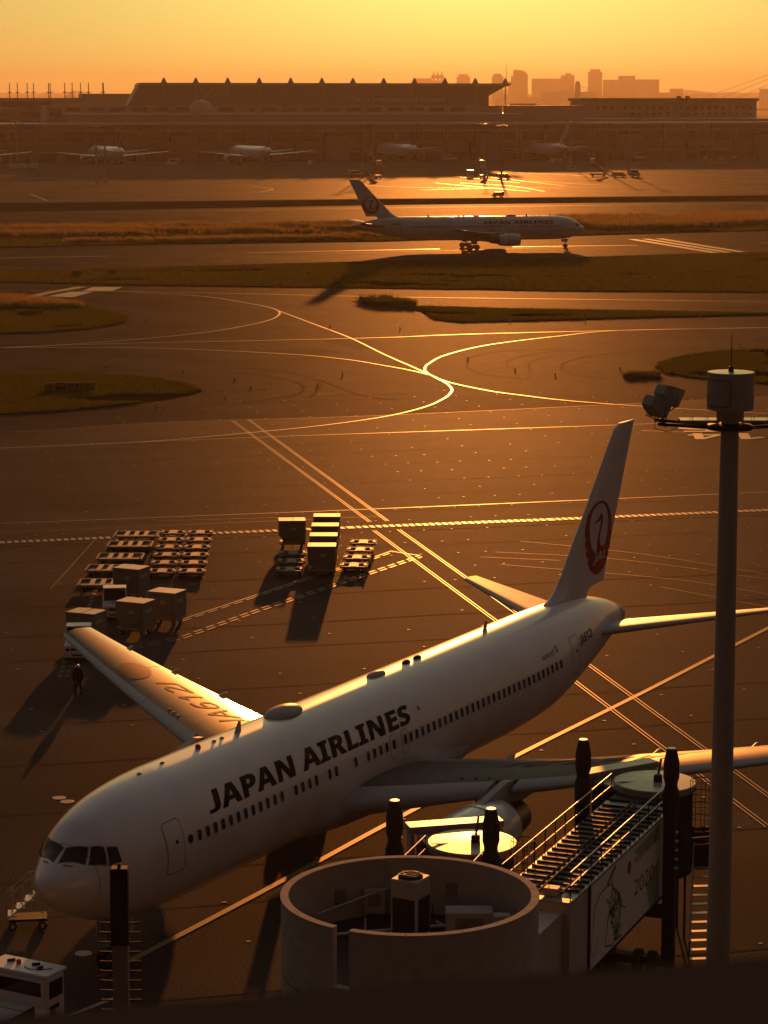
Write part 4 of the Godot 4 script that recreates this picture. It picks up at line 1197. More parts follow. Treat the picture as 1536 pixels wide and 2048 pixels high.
	for q in [[0.86, 0.0, 1.0, 0.0, 1.0, 0.55, 0.80, 0.35], [0.60, 0.95, 1.0, 1.0, 1.0, 0.80, 0.70, 0.82]]:
		s.quad(put.call(q[0], q[1]), put.call(q[2], q[3]), put.call(q[4], q[5]), put.call(q[6], q[7]))
	obj("green_field", s, mats["poster_pale_green"], board).set_meta("kind", "stuff")
	s = Shape.new()
	var brush := func(points: Array, wide: float):
		for k in points.size() - 1:
			var p: Vector3 = put.call(points[k][0], points[k][1]) + Vector3(0.003, 0, 0); var q: Vector3 = put.call(points[k + 1][0], points[k + 1][1]) + Vector3(0.003, 0, 0)
			var m := (q - p).cross(Vector3.RIGHT).normalized() * wide / 2
			s.quad(p - m, q - m, q + m, p + m)
	brush.call([[0.03, 0.45], [0.05, 0.7], [0.12, 0.82], [0.22, 0.84], [0.30, 0.80]], 0.05)
	brush.call([[0.22, 0.84], [0.30, 0.95], [0.34, 0.99]], 0.16)
	brush.call([[0.30, 0.95], [0.28, 0.70], [0.24, 0.40], [0.20, 0.10], [0.30, 0.03], [0.42, 0.12]], 0.06)
	brush.call([[0.30, 0.75], [0.38, 0.62], [0.42, 0.45], [0.40, 0.25], [0.33, 0.12]], 0.07)
	for k in 26:
		var a := rng.randf_range(0.24, 0.42); var c2 := rng.randf_range(0.12, 0.72)
		brush.call([[a, c2], [a + rng.randf_range(-0.05, 0.06), c2 + rng.randf_range(-0.2, 0.15)], [a + rng.randf_range(-0.06, 0.08), c2 - 0.1]], rng.randf_range(0.03, 0.09))
	brush.call([[0.02, 0.40], [0.01, 0.22], [0.04, 0.12], [0.08, 0.20], [0.10, 0.34]], 0.04)
	obj("brush_drawing", s, mats["poster_green"], board).set_meta("kind", "stuff")
	obj("lettering", letters("2020", func(q): return put.call(0.62 + q.x * 0.30, 0.36 + q.y * 0.20 - q.x * 0.02), 9.0, 0.0, 400), mats["grey_letter"], board)
	obj("lettering", letters("MIZUHO", func(q): return put.call(0.62 + q.x * 0.24, 0.78 + q.y * 0.07), 9.0, 0.0, 400), mats["grey_letter"], board)
	s = Shape.new(); s.lathe(put.call(0.54, 0.80), Vector3.RIGHT, [Vector2(0.24, 0.0), Vector2(0.0, 0.003)], 20)
	obj("red_spot", s, mats["logo_red"], board)
	s = Shape.new(); s.lathe(put.call(0.93, 0.86), Vector3.RIGHT, [Vector2(0.16, 0.0), Vector2(0.0, 0.003)], 20)
	obj("red_spot", s, mats["logo_red"], board)
	s = Shape.new(); s.box(Vector3(w + 0.03, (roof + low) / 2, -2.12), Vector3(0.07, roof - low, 0.16))
	obj("wall_post", s, mats["dark_steel"], wall)

func build_rotunda():
	var t := thing("rotunda", "round concrete walled rotunda with rooftop air conditioners, joining the boarding bridges", "rotunda", Vector3(0.8, 0, -75.0))
	var r := 4.0; var top := 8.8
	var gap0 := deg_to_rad(-35.5); var gap1 := deg_to_rad(-27.5)
	var s := Shape.new()
	var n := 96
	# the ring wall, open at a narrow doorway above the roof floor
	var ring := func(from: float, to: float, y0: float, y1: float, r0: float, r1: float, count: int) -> Shape:
		var sh := Shape.new()
		var out_rows := [[], []]; var in_rows := [[], []]; var top_rows := [[], []]
		for k in count + 1:
			var a := lerpf(from, to, float(k) / count)
			var u := Vector3(sin(a), 0, cos(a))
			out_rows[0].append(u * r1 + Vector3.UP * y0); out_rows[1].append(u * r1 + Vector3.UP * y1)
			in_rows[0].append(u * r0 + Vector3.UP * y1); in_rows[1].append(u * r0 + Vector3.UP * y0)
			top_rows[0].append(u * r1 + Vector3.UP * y1); top_rows[1].append(u * r0 + Vector3.UP * y1)
		sh.grid(out_rows); sh.grid(in_rows); sh.grid(top_rows)
		for k in [0, count]:
			sh.quad(out_rows[0][k], out_rows[1][k], in_rows[0][k], in_rows[1][k])
		return sh
	obj("wall", ring.call(gap1, gap0 + TAU, 6.6, top - 0.06, r - 0.2, r, n), mats["concrete"], t)
	obj("wall", ring.call(0.0, TAU, 0.0, 6.6, r - 0.2, r, n), mats["concrete"], t)
	for k in 14:
		var a0 := lerpf(gap1, gap0 + TAU, k / 14.0) + 0.002; var a1 := lerpf(gap1, gap0 + TAU, (k + 1) / 14.0) - 0.002
		obj("coping", ring.call(a0, a1, top - 0.058, top, r - 0.235, r + 0.02, 8), mats["concrete"], t)
	for k in 5:
		obj("panel_joint", ring.call(0.0, TAU, 1.4 + 1.25 * k, 1.425 + 1.25 * k, r - 0.01, r + 0.004, n), mats["seam"], t)
	s = Shape.new(); s.lathe(Vector3.ZERO, Vector3.UP, [Vector2(0.0, 6.95), Vector2(r - 0.2, 6.90)], 48)
	obj("roof_floor", s, mats["dark_steel"], t)
	for q in [[-31.5, 0.30]]:
		var a := deg_to_rad(q[0])
		s = Shape.new(); s.box(Vector3(sin(a) * (r - 0.12), 6.78, cos(a) * (r - 0.12)), Vector3(0.55, 0.36, 0.3), Basis(Vector3.UP, a))
		obj("door_step", s, mats["concrete"], t)
	# a big outdoor unit and smaller boxes on the roof floor
	var ac := thing("air_conditioner", "tall outdoor cooling unit with a fan on top inside the rotunda wall", "air conditioner", Vector3(0.8 + 0.04, 6.93, -75.0 - 1.55), deg_to_rad(-28.0))
	s = Shape.new(); s.bevel(Vector3(0, 0.96, 0), Vector3(0.95, 1.92, 0.95), 0.03)
	obj("casing", s, mats["bridge_white"], ac)
	for q in [[Vector3(0, 0.72, 0.478), Vector3(0.78, 1.2, 0.012)], [Vector3(0.478, 0.72, 0), Vector3(0.012, 1.2, 0.78)], [Vector3(-0.478, 0.72, 0), Vector3(0.012, 1.2, 0.78)]]:
		s = Shape.new(); s.box(q[0], q[1])
		var grille := obj("grille", s, mats["gap"], ac)
		for k in 12:
			var sl := Shape.new()
			sl.box(q[0] + Vector3(signf(q[0].x), 0, signf(q[0].z)) * 0.008 + Vector3(0, -0.55 + 0.1 * k, 0), q[1] * Vector3(1, 0, 1) + Vector3(0.004, 0.018, 0.004))
			obj("slat", sl, mats["dark_steel"], grille)
	s = Shape.new(); s.lathe(Vector3(0, 1.92, 0), Vector3.UP, [Vector2(0.40, 0.0), Vector2(0.38, 0.08), Vector2(0.30, 0.10), Vector2(0.29, 0.02), Vector2(0.0, 0.02)], 24)
	obj("fan_guard", s, mats["dark_steel"], ac)
	for k in 4:
		s = Shape.new(); s.bar(Vector3(-0.33, 2.03, -0.24 + 0.16 * k), Vector3(0.33, 2.03, -0.24 + 0.16 * k), 0.014, 5)
		obj("guard_bar", s, mats["rail_steel"], ac)
	for q in [[Vector3(-2.6, 0.12, -1.2), Vector3(2.2, 0.12, -2.4), 0.05], [Vector3(-1.4, 0.10, -2.9), Vector3(-1.4, 0.10, 1.6), 0.04], [Vector3(0.9, 0.10, -2.6), Vector3(2.6, 0.10, 0.9), 0.05], [Vector3(-2.9, 0.55, -2.0), Vector3(-0.6, 0.95, -3.55), 0.03]]:
		s = Shape.new(); s.bar(q[0] + Vector3(0, 6.93, 0), q[1] + Vector3(0, 6.93, 0), q[2], 8)
		obj("roof_pipe", s, mats["rail_steel"], t)
	for q in [[Vector3(0, 0.95, -3.76), 0.5], [Vector3(1.4, 0.9, -3.5), 0.36], [Vector3(-2.2, 0.8, -3.05), 0.4]]:
		s = Shape.new(); s.bevel(q[0] + Vector3(0, 6.93, 0), Vector3(q[1], q[1] * 1.2, 0.14), 0.02, Basis(Vector3.UP, atan2(-q[0].x, -q[0].z)))
		obj("junction_box", s, mats["box_grey"], t)
	for q in [[Vector3(1.9, 0.42, -1.6), Vector3(1.5, 0.84, 0.8), "low wide equipment box at the back of the rotunda roof"], [Vector3(2.9, 0.5, -0.6), Vector3(0.55, 1.0, 0.4), "narrow grey cabinet against the rotunda's inner wall"], [Vector3(-0.2, 0.65, -3.45), Vector3(0.5, 0.6, 0.28), "small switch box on the rotunda's far inner wall beside its twin"], [Vector3(-1.1, 0.55, -3.35), Vector3(0.7, 0.8, 0.26), "wider switch box on the rotunda's far inner wall"]]:
		var e := thing("equipment_box", q[2], "equipment box", Vector3(0.8, 6.93, -75.0) + q[0] * Vector3(1, 0, 1))
		s = Shape.new(); s.bevel(Vector3(0, q[0].y, 0), q[1], 0.03)
		obj("casing", s, mats["bridge_white"], e)
		s = Shape.new(); s.box(Vector3(0, q[0].y + 0.05, q[1].z / 2 + 0.006), Vector3(q[1].x * 0.6, q[1].y * 0.5, 0.01))
		obj("door", s, mats["box_grey"], e)
		s = Shape.new()
		s.box(Vector3(0, (q[0].y - q[1].y / 2) / 2, 0), Vector3(q[1].x * 0.7, maxf(q[0].y - q[1].y / 2, 0.02), q[1].z * 0.7))
		obj("stand", s, mats["dark_steel"], e)

func build_mast():
	var t := thing("floodlight_mast", "tall grey floodlight mast with a drum head and lamps on arms, beside the boarding bridges", "floodlight mast", Vector3(11.1, 0, -80.0))
	var s := Shape.new()
	s.lathe(Vector3.ZERO, Vector3.UP, [Vector2(0.43, 0.0), Vector2(0.285, 23.2)], 32)
	obj("pole", s, mats["mast_paint"], t)
	s = Shape.new(); s.lathe(Vector3.ZERO, Vector3.UP, [Vector2(0.44, 22.95), Vector2(0.44, 23.30), Vector2(0.745, 23.32), Vector2(0.75, 24.46), Vector2(0.755, 24.5), Vector2(0.74, 24.52)], 48)
	var drum := obj("drum", s, mats["mast_paint"], t)
	s = Shape.new(); s.lathe(Vector3.ZERO, Vector3.UP, [Vector2(0.74, 24.521), Vector2(0.0, 24.535)], 48)
	obj("drum_top", s, mats["bridge_roof"], drum)
	# curved access door
	var rows := [[], []]
	for k in 9:
		var a := deg_to_rad(lerpf(-82, -8, k / 8.0))
		for j in 2: rows[j].append(Vector3(sin(a) * 0.762, [23.46, 24.3][j], cos(a) * 0.762))
	s = Shape.new(); s.grid(rows)
	obj("access_door", s, mats["mast_paint"], drum)
	s = Shape.new()
	for e in [[0, 0, 1, 0], [0, 8, 1, 8]]: s.bar(rows[e[0]][e[1]], rows[e[2]][e[3]], 0.012, 5)
	for j in 2:
		s.tube(rows[j], 0.012, 5)
	obj("door_frame", s, mats["gap"], drum).set_meta("kind", "stuff")
	s = Shape.new(); s.lathe(Vector3.ZERO, Vector3.UP, [Vector2(0.10, 24.5), Vector2(0.07, 24.68), Vector2(0.02, 24.7), Vector2(0.012, 25.75), Vector2(0.0, 25.76)], 10)
	obj("lightning_rod", s, mats["dark_steel"], t)
	s = Shape.new(); s.lathe(Vector3.ZERO, Vector3.UP, [Vector2(0.28, 22.62), Vector2(0.72, 22.67), Vector2(0.72, 22.82), Vector2(0.28, 22.87)], 32)
	obj("lamp_ring", s, mats["dark_steel"], t)
	for q in [[-1, 0.35], [1, 0.35], [-1, -0.75], [1, -0.75]]:
		s = Shape.new()
		s.bar(Vector3(q[0] * 0.3, 22.73, q[1] * 0.8), Vector3(q[0] * 2.35, 22.88, q[1]), 0.06, 6)
		var arm := obj("arm", s, mats["dark_steel"], t)
		if q[1] > 0:
			s = Shape.new(); s.box(Vector3(q[0] * 0.98, 22.94, q[1] - 0.5), Vector3(1.25, 0.09, 0.75))
			obj("tray", s, mats["bridge_roof"], arm)
			for k in 2:
				var h := Shape.new(); h.tube([Vector3(q[0] * (0.7 + 0.5 * k), 22.98, q[1] - 0.4), Vector3(q[0] * (0.7 + 0.5 * k), 23.06, q[1] - 0.4), Vector3(q[0] * (0.78 + 0.5 * k), 23.06, q[1] - 0.4), Vector3(q[0] * (0.78 + 0.5 * k), 22.98, q[1] - 0.4)], 0.012, 5)
				obj("handle", h, mats["dark_steel"], arm)
		var lamp := Shape.new()
		var p := Vector3(q[0] * 2.42, 23.50 + (0.22 if q[1] < 0 else 0.0), q[1] + 0.05)
		var tilt := Basis(Vector3.UP, deg_to_rad(180.0 + 55.0 * q[0])) * Basis(Vector3.RIGHT, deg_to_rad(30.0))
		if q[1] < 0: p.x = q[0] * 1.92
		var prof := [[0.24, 0.16, -0.38], [0.33, 0.24, -0.12], [0.40, 0.30, 0.22], [0.41, 0.31, 0.27]]
		var lr := []
		for e in prof:
			var line := []
			for c in [[-1, -1], [1, -1], [1, 1], [-1, 1]]:
				line.append(p + tilt * Vector3(c[0] * e[0], c[1] * e[1], e[2]))
			lr.append(line)
		for e in lr.size() - 1:
			for c in 4: lamp.quad(lr[e][c], lr[e][(c + 1) % 4], lr[e + 1][(c + 1) % 4], lr[e + 1][c])
		lamp.quad(lr[0][3], lr[0][2], lr[0][1], lr[0][0])
		var l := obj("floodlight", lamp, mats["mast_paint"], t)
		var glass := Shape.new(); glass.quad(lr[3][0], lr[3][1], lr[3][2], lr[3][3])
		obj("lens", glass, mats["dark_glass"], l)
		for e in [-1, 1]:
			var y := Shape.new()
			y.tube([p + tilt * Vector3(e * 0.43, 0, 0.05), p + tilt * Vector3(e * 0.43, -0.25, 0.1) + Vector3.DOWN * 0.1, Vector3(q[0] * 2.2 + e * 0.1, 22.9, q[1])], 0.022, 5)
			obj("bracket", y, mats["dark_steel"], l)
		var wire := Shape.new()
		wire.tube([p + Vector3(0, -0.2, 0), p + Vector3(q[0] * 0.05, -0.75, 0.1), Vector3(q[0] * 2.0, 22.63, q[1] + 0.05), Vector3(q[0] * 1.7, 22.78, q[1])], 0.014, 5)
		obj("lamp_cable", wire, mats["dark_rubber"], l)

func build_bridge_stairs():
	# steel service stairs by the second bridge, with a hooded landing
	var t := thing("service_stairs", "dark steel service stairs with open treads behind the floodlight mast", "stairs", Vector3(12.7, 0, -96.6), deg_to_rad(6.0))
	var s := Shape.new()
	var low := Vector3(-0.9, 0.15, 3.6); var high := Vector3(0.0, 3.05, 0.2)
	for x in [-0.42, 0.42]:
		s = Shape.new()
		s.prism([Vector2(0, 0), Vector2(0, 0.24), Vector2(1, 0.24), Vector2(1, 0)].map(func(q): return q), high - low, Vector3.UP, low + Vector3(x - 0.02, -0.12, 0), Vector3(0.04, 0, 0))
		obj("stringer", s, mats["dark_steel"], t)
		s = Shape.new(); s.bar(low + Vector3(x, 0.95, 0), high + Vector3(x, 0.95, 0), 0.025, 6)
		obj("handrail", s, mats["rail_steel"], t)
		for k in 5:
			var p := low.lerp(high, k / 4.0) + Vector3(x, 0, 0)
			s = Shape.new(); s.bar(p, p + Vector3.UP * 0.95, 0.018, 5)
			obj("rail_post", s, mats["dark_steel"], t)
	for k in 11:
		var p := low.lerp(high, (k + 0.5) / 11.0)
		s = Shape.new(); s.box(p + Vector3(0, 0.06, 0), Vector3(0.80, 0.04, 0.24))
		obj("tread", s, mats["rail_steel"], t)
	s = Shape.new(); s.box(high + Vector3(0, 0.0, -0.75), Vector3(1.5, 0.1, 1.5))
	obj("landing", s, mats["dark_steel"], t)
	for x in [-0.72, 0.72]:
		for z in [-0.1, -1.4]:
			s = Shape.new(); s.bar(Vector3(high.x + x, 0, high.z + z), Vector3(high.x + x, high.y, high.z + z), 0.05, 6)
			obj("leg", s, mats["dark_steel"], t)
	s = Shape.new()
	s.box(high + Vector3(0, 0.6, -1.5), Vector3(1.5, 1.1, 0.04)); obj("back_panel", s, mats["dark_steel"], t)
	s = Shape.new()
	s.prism([Vector2(-0.75, 0.0), Vector2(-0.75, 1.1), Vector2(0.35, 1.15), Vector2(0.75, 0.95), Vector2(0.75, 0.0)], Vector3.RIGHT, Vector3.UP, high + Vector3(0, 0.05, -0.05), Vector3(0, 0, 0.04)); obj("front_panel", s, mats["dark_steel"], t)

func build_deck():
	# the viewing deck's parapet right in front of the lens, and the building under it
	var t := thing("viewing_deck", "dark parapet ledge of the viewing deck, close and out of focus", "parapet", Vector3(0.1, 0, -2.83), deg_to_rad(12.5))
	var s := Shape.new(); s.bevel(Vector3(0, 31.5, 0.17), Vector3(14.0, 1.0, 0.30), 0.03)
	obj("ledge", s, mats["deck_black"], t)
	s = Shape.new(); s.box(Vector3(0, 15.45, 22.0), Vector3(260.0, 30.9, 43.0))
	obj("deck_building", s, mats["deck_glass"], t)
	# a pole with short rungs, standing between deck and apron
	var p := thing("rung_pole", "dark square pole with short rungs on both sides before the airliner's nose", "pole", Vector3(-4.32, 0, -39.5), 0.0)
	s = Shape.new(); s.bevel(Vector3(0, 9.85, 0), Vector3(0.26, 19.7, 0.2), 0.02)
	obj("shaft", s, mats["pole_grey"], p)
	s = Shape.new(); s.bevel(Vector3(0, 20.05, 0), Vector3(0.29, 1.3, 0.24), 0.02)
	obj("head", s, mats["dark_steel"], p)
	s = Shape.new(); s.lathe(Vector3(0, 20.7, 0), Vector3.UP, [Vector2(0.03, 0.0), Vector2(0.03, 0.05), Vector2(0.0, 0.06)], 8)
	obj("cap_bolt", s, mats["black_paint"], p)
	for k in 14:
		for x in [-1, 1]:
			s = Shape.new(); s.bar(Vector3(x * 0.12, 19.75 - 0.165 * k, 0), Vector3(x * 0.34, 19.76 - 0.165 * k, 0), 0.014, 6)
			obj("rung", s, mats["dark_steel"], p)

# ------------------------------------------------------------------ ground equipment
func wheel_at(parent: Node, at: Vector3, r: float, wide: float, axis := Vector3(1, 0, 0)):
	var s := Shape.new()
	s.lathe(at - axis * wide / 2, axis, [Vector2(r * 0.5, 0.01), Vector2(r * 0.92, 0.0), Vector2(r, wide * 0.2), Vector2(r, wide * 0.8), Vector2(r * 0.92, wide), Vector2(r * 0.5, wide - 0.01)], 16)
	var w := obj("wheel", s, mats["dark_rubber"], parent)
	s = Shape.new()
	s.lathe(at - axis * wide * 0.46, axis, [Vector2(0.0, 0.0), Vector2(r * 0.52, 0.01), Vector2(r * 0.52, wide * 0.9), Vector2(0.0, wide * 0.92)], 12)
	obj("rim", s, mats["rail_steel"], parent)

func make_container_dolly(label: String) -> Node3D:
	# low flat trailer: frame with open bays, roller strip in the middle, plates at both ends
	var t := thing("container_dolly", label, "dolly", Vector3.ZERO, 0.0, "container dollies parked in rows")
	t.set_meta("stem", "container_dolly")
	var s := Shape.new()
	for z in [-0.72, 0.72]: s.box(Vector3(0, 0.44, z), Vector3(1.9, 0.10, 0.10))
	for x in [-0.95, -0.30, 0.30, 0.95]: s.box(Vector3(x, 0.44, 0), Vector3(0.08, 0.09, 1.4))
	obj("frame", s, mats["roller_metal"], t).set_meta("kind", "stuff")
	s = Shape.new(); s.box(Vector3(0, 0.36, 0), Vector3(1.84, 0.05, 1.36)); obj("pan", s, mats["dark_steel"], t)
	s = Shape.new(); s.box(Vector3(0, 0.50, 0), Vector3(0.50, 0.03, 1.46)); obj("roller_deck", s, mats["roller_metal"], t)
	for x in [-1, 1]:
		s = Shape.new(); s.bevel(Vector3(x * 0.83, 0.50, -0.1), Vector3(0.26, 0.05, 0.72), 0.015); obj("end_plate", s, mats["roller_metal"], t)
		for z in [-0.62, 0.62]:
			s = Shape.new(); s.box(Vector3(x * 0.92, 0.53, z), Vector3(0.10, 0.10, 0.10)); obj("stop", s, mats["roller_metal"], t)
		for z in [-0.45, 0.45]: wheel_at(t, Vector3(x * 0.7, 0.19, z), 0.19, 0.14)
	s = Shape.new(); s.bar(Vector3(0, 0.32, 0.7), Vector3(0, 0.26, 1.45), 0.035, 6); obj("tow_bar", s, mats["dark_steel"], t)
	return t

func make_pallet_dolly(label: String) -> Node3D:
	var t := thing("pallet_dolly", label, "dolly", Vector3.ZERO, 0.0, "wide pallet dollies in a row")
	t.set_meta("stem", "pallet_dolly")
	var s := Shape.new()
	for z in [-1.15, 1.15]: s.box(Vector3(0, 0.46, z), Vector3(3.3, 0.12, 0.12))
	for x in [-1.6, 1.6]: s.box(Vector3(x, 0.46, 0), Vector3(0.14, 0.12, 2.2))
	obj("frame", s, mats["roller_metal"], t).set_meta("kind", "stuff")
	s = Shape.new(); s.box(Vector3(0, 0.38, 0), Vector3(3.1, 0.05, 2.2)); obj("pan", s, mats["dark_steel"], t)
	for x in [-0.72, 0.0, 0.72]:
		s = Shape.new(); s.box(Vector3(x, 0.51, 0), Vector3(0.34, 0.03, 2.2)); obj("roller_strip", s, mats["roller_metal"], t)
	for x in [-1, 1]:
		for z in [-0.9, -0.3, 0.3, 0.9]:
			s = Shape.new(); s.box(Vector3(x * 1.52, 0.55, z), Vector3(0.12, 0.08, 0.16)); obj("stop", s, mats["roller_metal"], t)
		for z in [-0.8, 0.8]: wheel_at(t, Vector3(x * 1.2, 0.2, z), 0.2, 0.16)
	s = Shape.new(); s.bar(Vector3(0, 0.34, 1.1), Vector3(0, 0.26, 1.7), 0.04, 6); obj("tow_bar", s, mats["dark_steel"], t)
	return t

func make_container(label: String) -> Node3D:
	# air cargo container: box with one lower edge cut away
	var t := thing("cargo_container", label, "container", Vector3.ZERO, 0.0, "grey cargo containers on dollies")
	t.set_meta("stem", "cargo_container")
	var s := Shape.new()
	s.prism([Vector2(-0.56, 0.0), Vector2(0.98, 0.0), Vector2(0.98, 1.60), Vector2(-1.0, 1.60), Vector2(-1.0, 0.55)], Vector3.RIGHT, Vector3.UP, Vector3(0, 0, -0.75), Vector3(0, 0, 1.5))
	obj("body", s, mats["box_grey"], t)
	s = Shape.new(); s.bevel(Vector3(-0.01, 1.625, 0), Vector3(2.02, 0.05, 1.54), 0.012); obj("lid", s, mats["box_top"], t)
	for x in [-0.99, 0.97]:
		for z in [-0.74, 0.74]:
			s = Shape.new(); s.box(Vector3(x, 1.05, z), Vector3(0.05, 1.08, 0.05)); obj("edge_rail", s, mats["roller_metal"], t)
	s = Shape.new(); s.box(Vector3(0.2, 0.78, 0.755), Vector3(1.1, 1.3, 0.012)); obj("door", s, mats["box_grey"], t)
	s = Shape.new(); s.box(Vector3(0.1, 1.0, 0.765), Vector3(0.36, 0.24, 0.01)); obj("placard", s, mats["bridge_white"], t)
	s = Shape.new(); s.box(Vector3(0.985, 1.1, 0.1), Vector3(0.01, 0.22, 0.8)); obj("placard", s, mats["bridge_white"], t)
	s = Shape.new()
	for k in 6: s.box(Vector3(-0.5 + 0.18 * k, 1.42, 0.757), Vector3(0.10, 0.09, 0.006))
	obj("stencil_mark", s, mats["grey_letter"], t).set_meta("kind", "stuff")
	return t

func make_tug(label: String, at: Vector3, turn: float) -> Node3D:
	var t := thing("tow_tractor", label, "tow tractor", at, turn, "white tow tractors among the containers")
	var s := Shape.new()
	# body seen from the front (+z): bumper, sloping bonnet, cab behind
	s.prism([Vector2(-1.5, 0.35), Vector2(1.45, 0.35), Vector2(1.5, 0.55), Vector2(1.42, 0.98), Vector2(0.35, 1.12), Vector2(-1.5, 1.12)], Vector3(0, 0, 1), Vector3.UP, Vector3(-0.78, 0, 0), Vector3(1.56, 0, 0))
	obj("body", s, mats["truck_white"], t)
	s = Shape.new(); s.bevel(Vector3(0, 0.45, 1.48), Vector3(1.6, 0.30, 0.14), 0.03); obj("bumper", s, mats["truck_white"], t)
	s = Shape.new(); s.box(Vector3(0, 0.78, 1.475), Vector3(0.8, 0.16, 0.03)); obj("grille", s, mats["gap"], t)
	s = Shape.new(); s.box(Vector3(0, 0.44, 1.555), Vector3(0.7, 0.10, 0.012)); obj("air_slot", s, mats["gap"], t)
	for x in [-1, 1]:
		s = Shape.new(); s.bevel(Vector3(x * 0.60, 0.76, 1.47), Vector3(0.22, 0.16, 0.05), 0.015); obj("headlight", s, mats["dark_glass"], t)
		s = Shape.new(); s.bar(Vector3(x * 0.76, 1.1, 0.35), Vector3(x * 0.70, 1.86, 0.02), 0.035, 6); obj("cab_pillar", s, mats["truck_white"], t)
		s = Shape.new(); s.bar(Vector3(x * 0.76, 1.1, -0.85), Vector3(x * 0.70, 1.86, -0.85), 0.035, 6); obj("cab_pillar", s, mats["truck_white"], t)
		s = Shape.new(); s.bevel(Vector3(x * 0.92, 1.42, 0.3), Vector3(0.12, 0.2, 0.06), 0.015); obj("mirror", s, mats["dark_steel"], t)
		for z in [-1.0, 0.95]: wheel_at(t, Vector3(x * 0.70, 0.34, z), 0.34, 0.22)
	s = Shape.new(); s.bevel(Vector3(0, 1.89, -0.42), Vector3(1.5, 0.08, 1.05), 0.02); obj("cab_roof", s, mats["truck_white"], t)
	s = Shape.new(); s.quad(Vector3(-0.72, 1.13, 0.35), Vector3(0.72, 1.13, 0.35), Vector3(0.66, 1.85, 0.03), Vector3(-0.66, 1.85, 0.03)); obj("windscreen", s, mats["dark_glass"], t)
	s = Shape.new(); s.bevel(Vector3(0, 1.3, -0.7), Vector3(1.2, 0.5, 0.3), 0.04); obj("seat", s, mats["dark_rubber"], t)
	var ring := Shape.new()
	for k in 20:
		if k % 10 == 4: continue
		var q := func(r: float, a: float): return Vector3(cos(a) * r, 1.075 + 0.012 - (sin(a) * r) * 0.13, 0.85 + sin(a) * r)
		ring.quad(q.call(0.16, TAU * k / 20), q.call(0.16, TAU * (k + 1) / 20), q.call(0.23, TAU * (k + 1) / 20), q.call(0.23, TAU * k / 20))
	obj("bonnet_emblem", ring, mats["logo_red"], t)
	return t

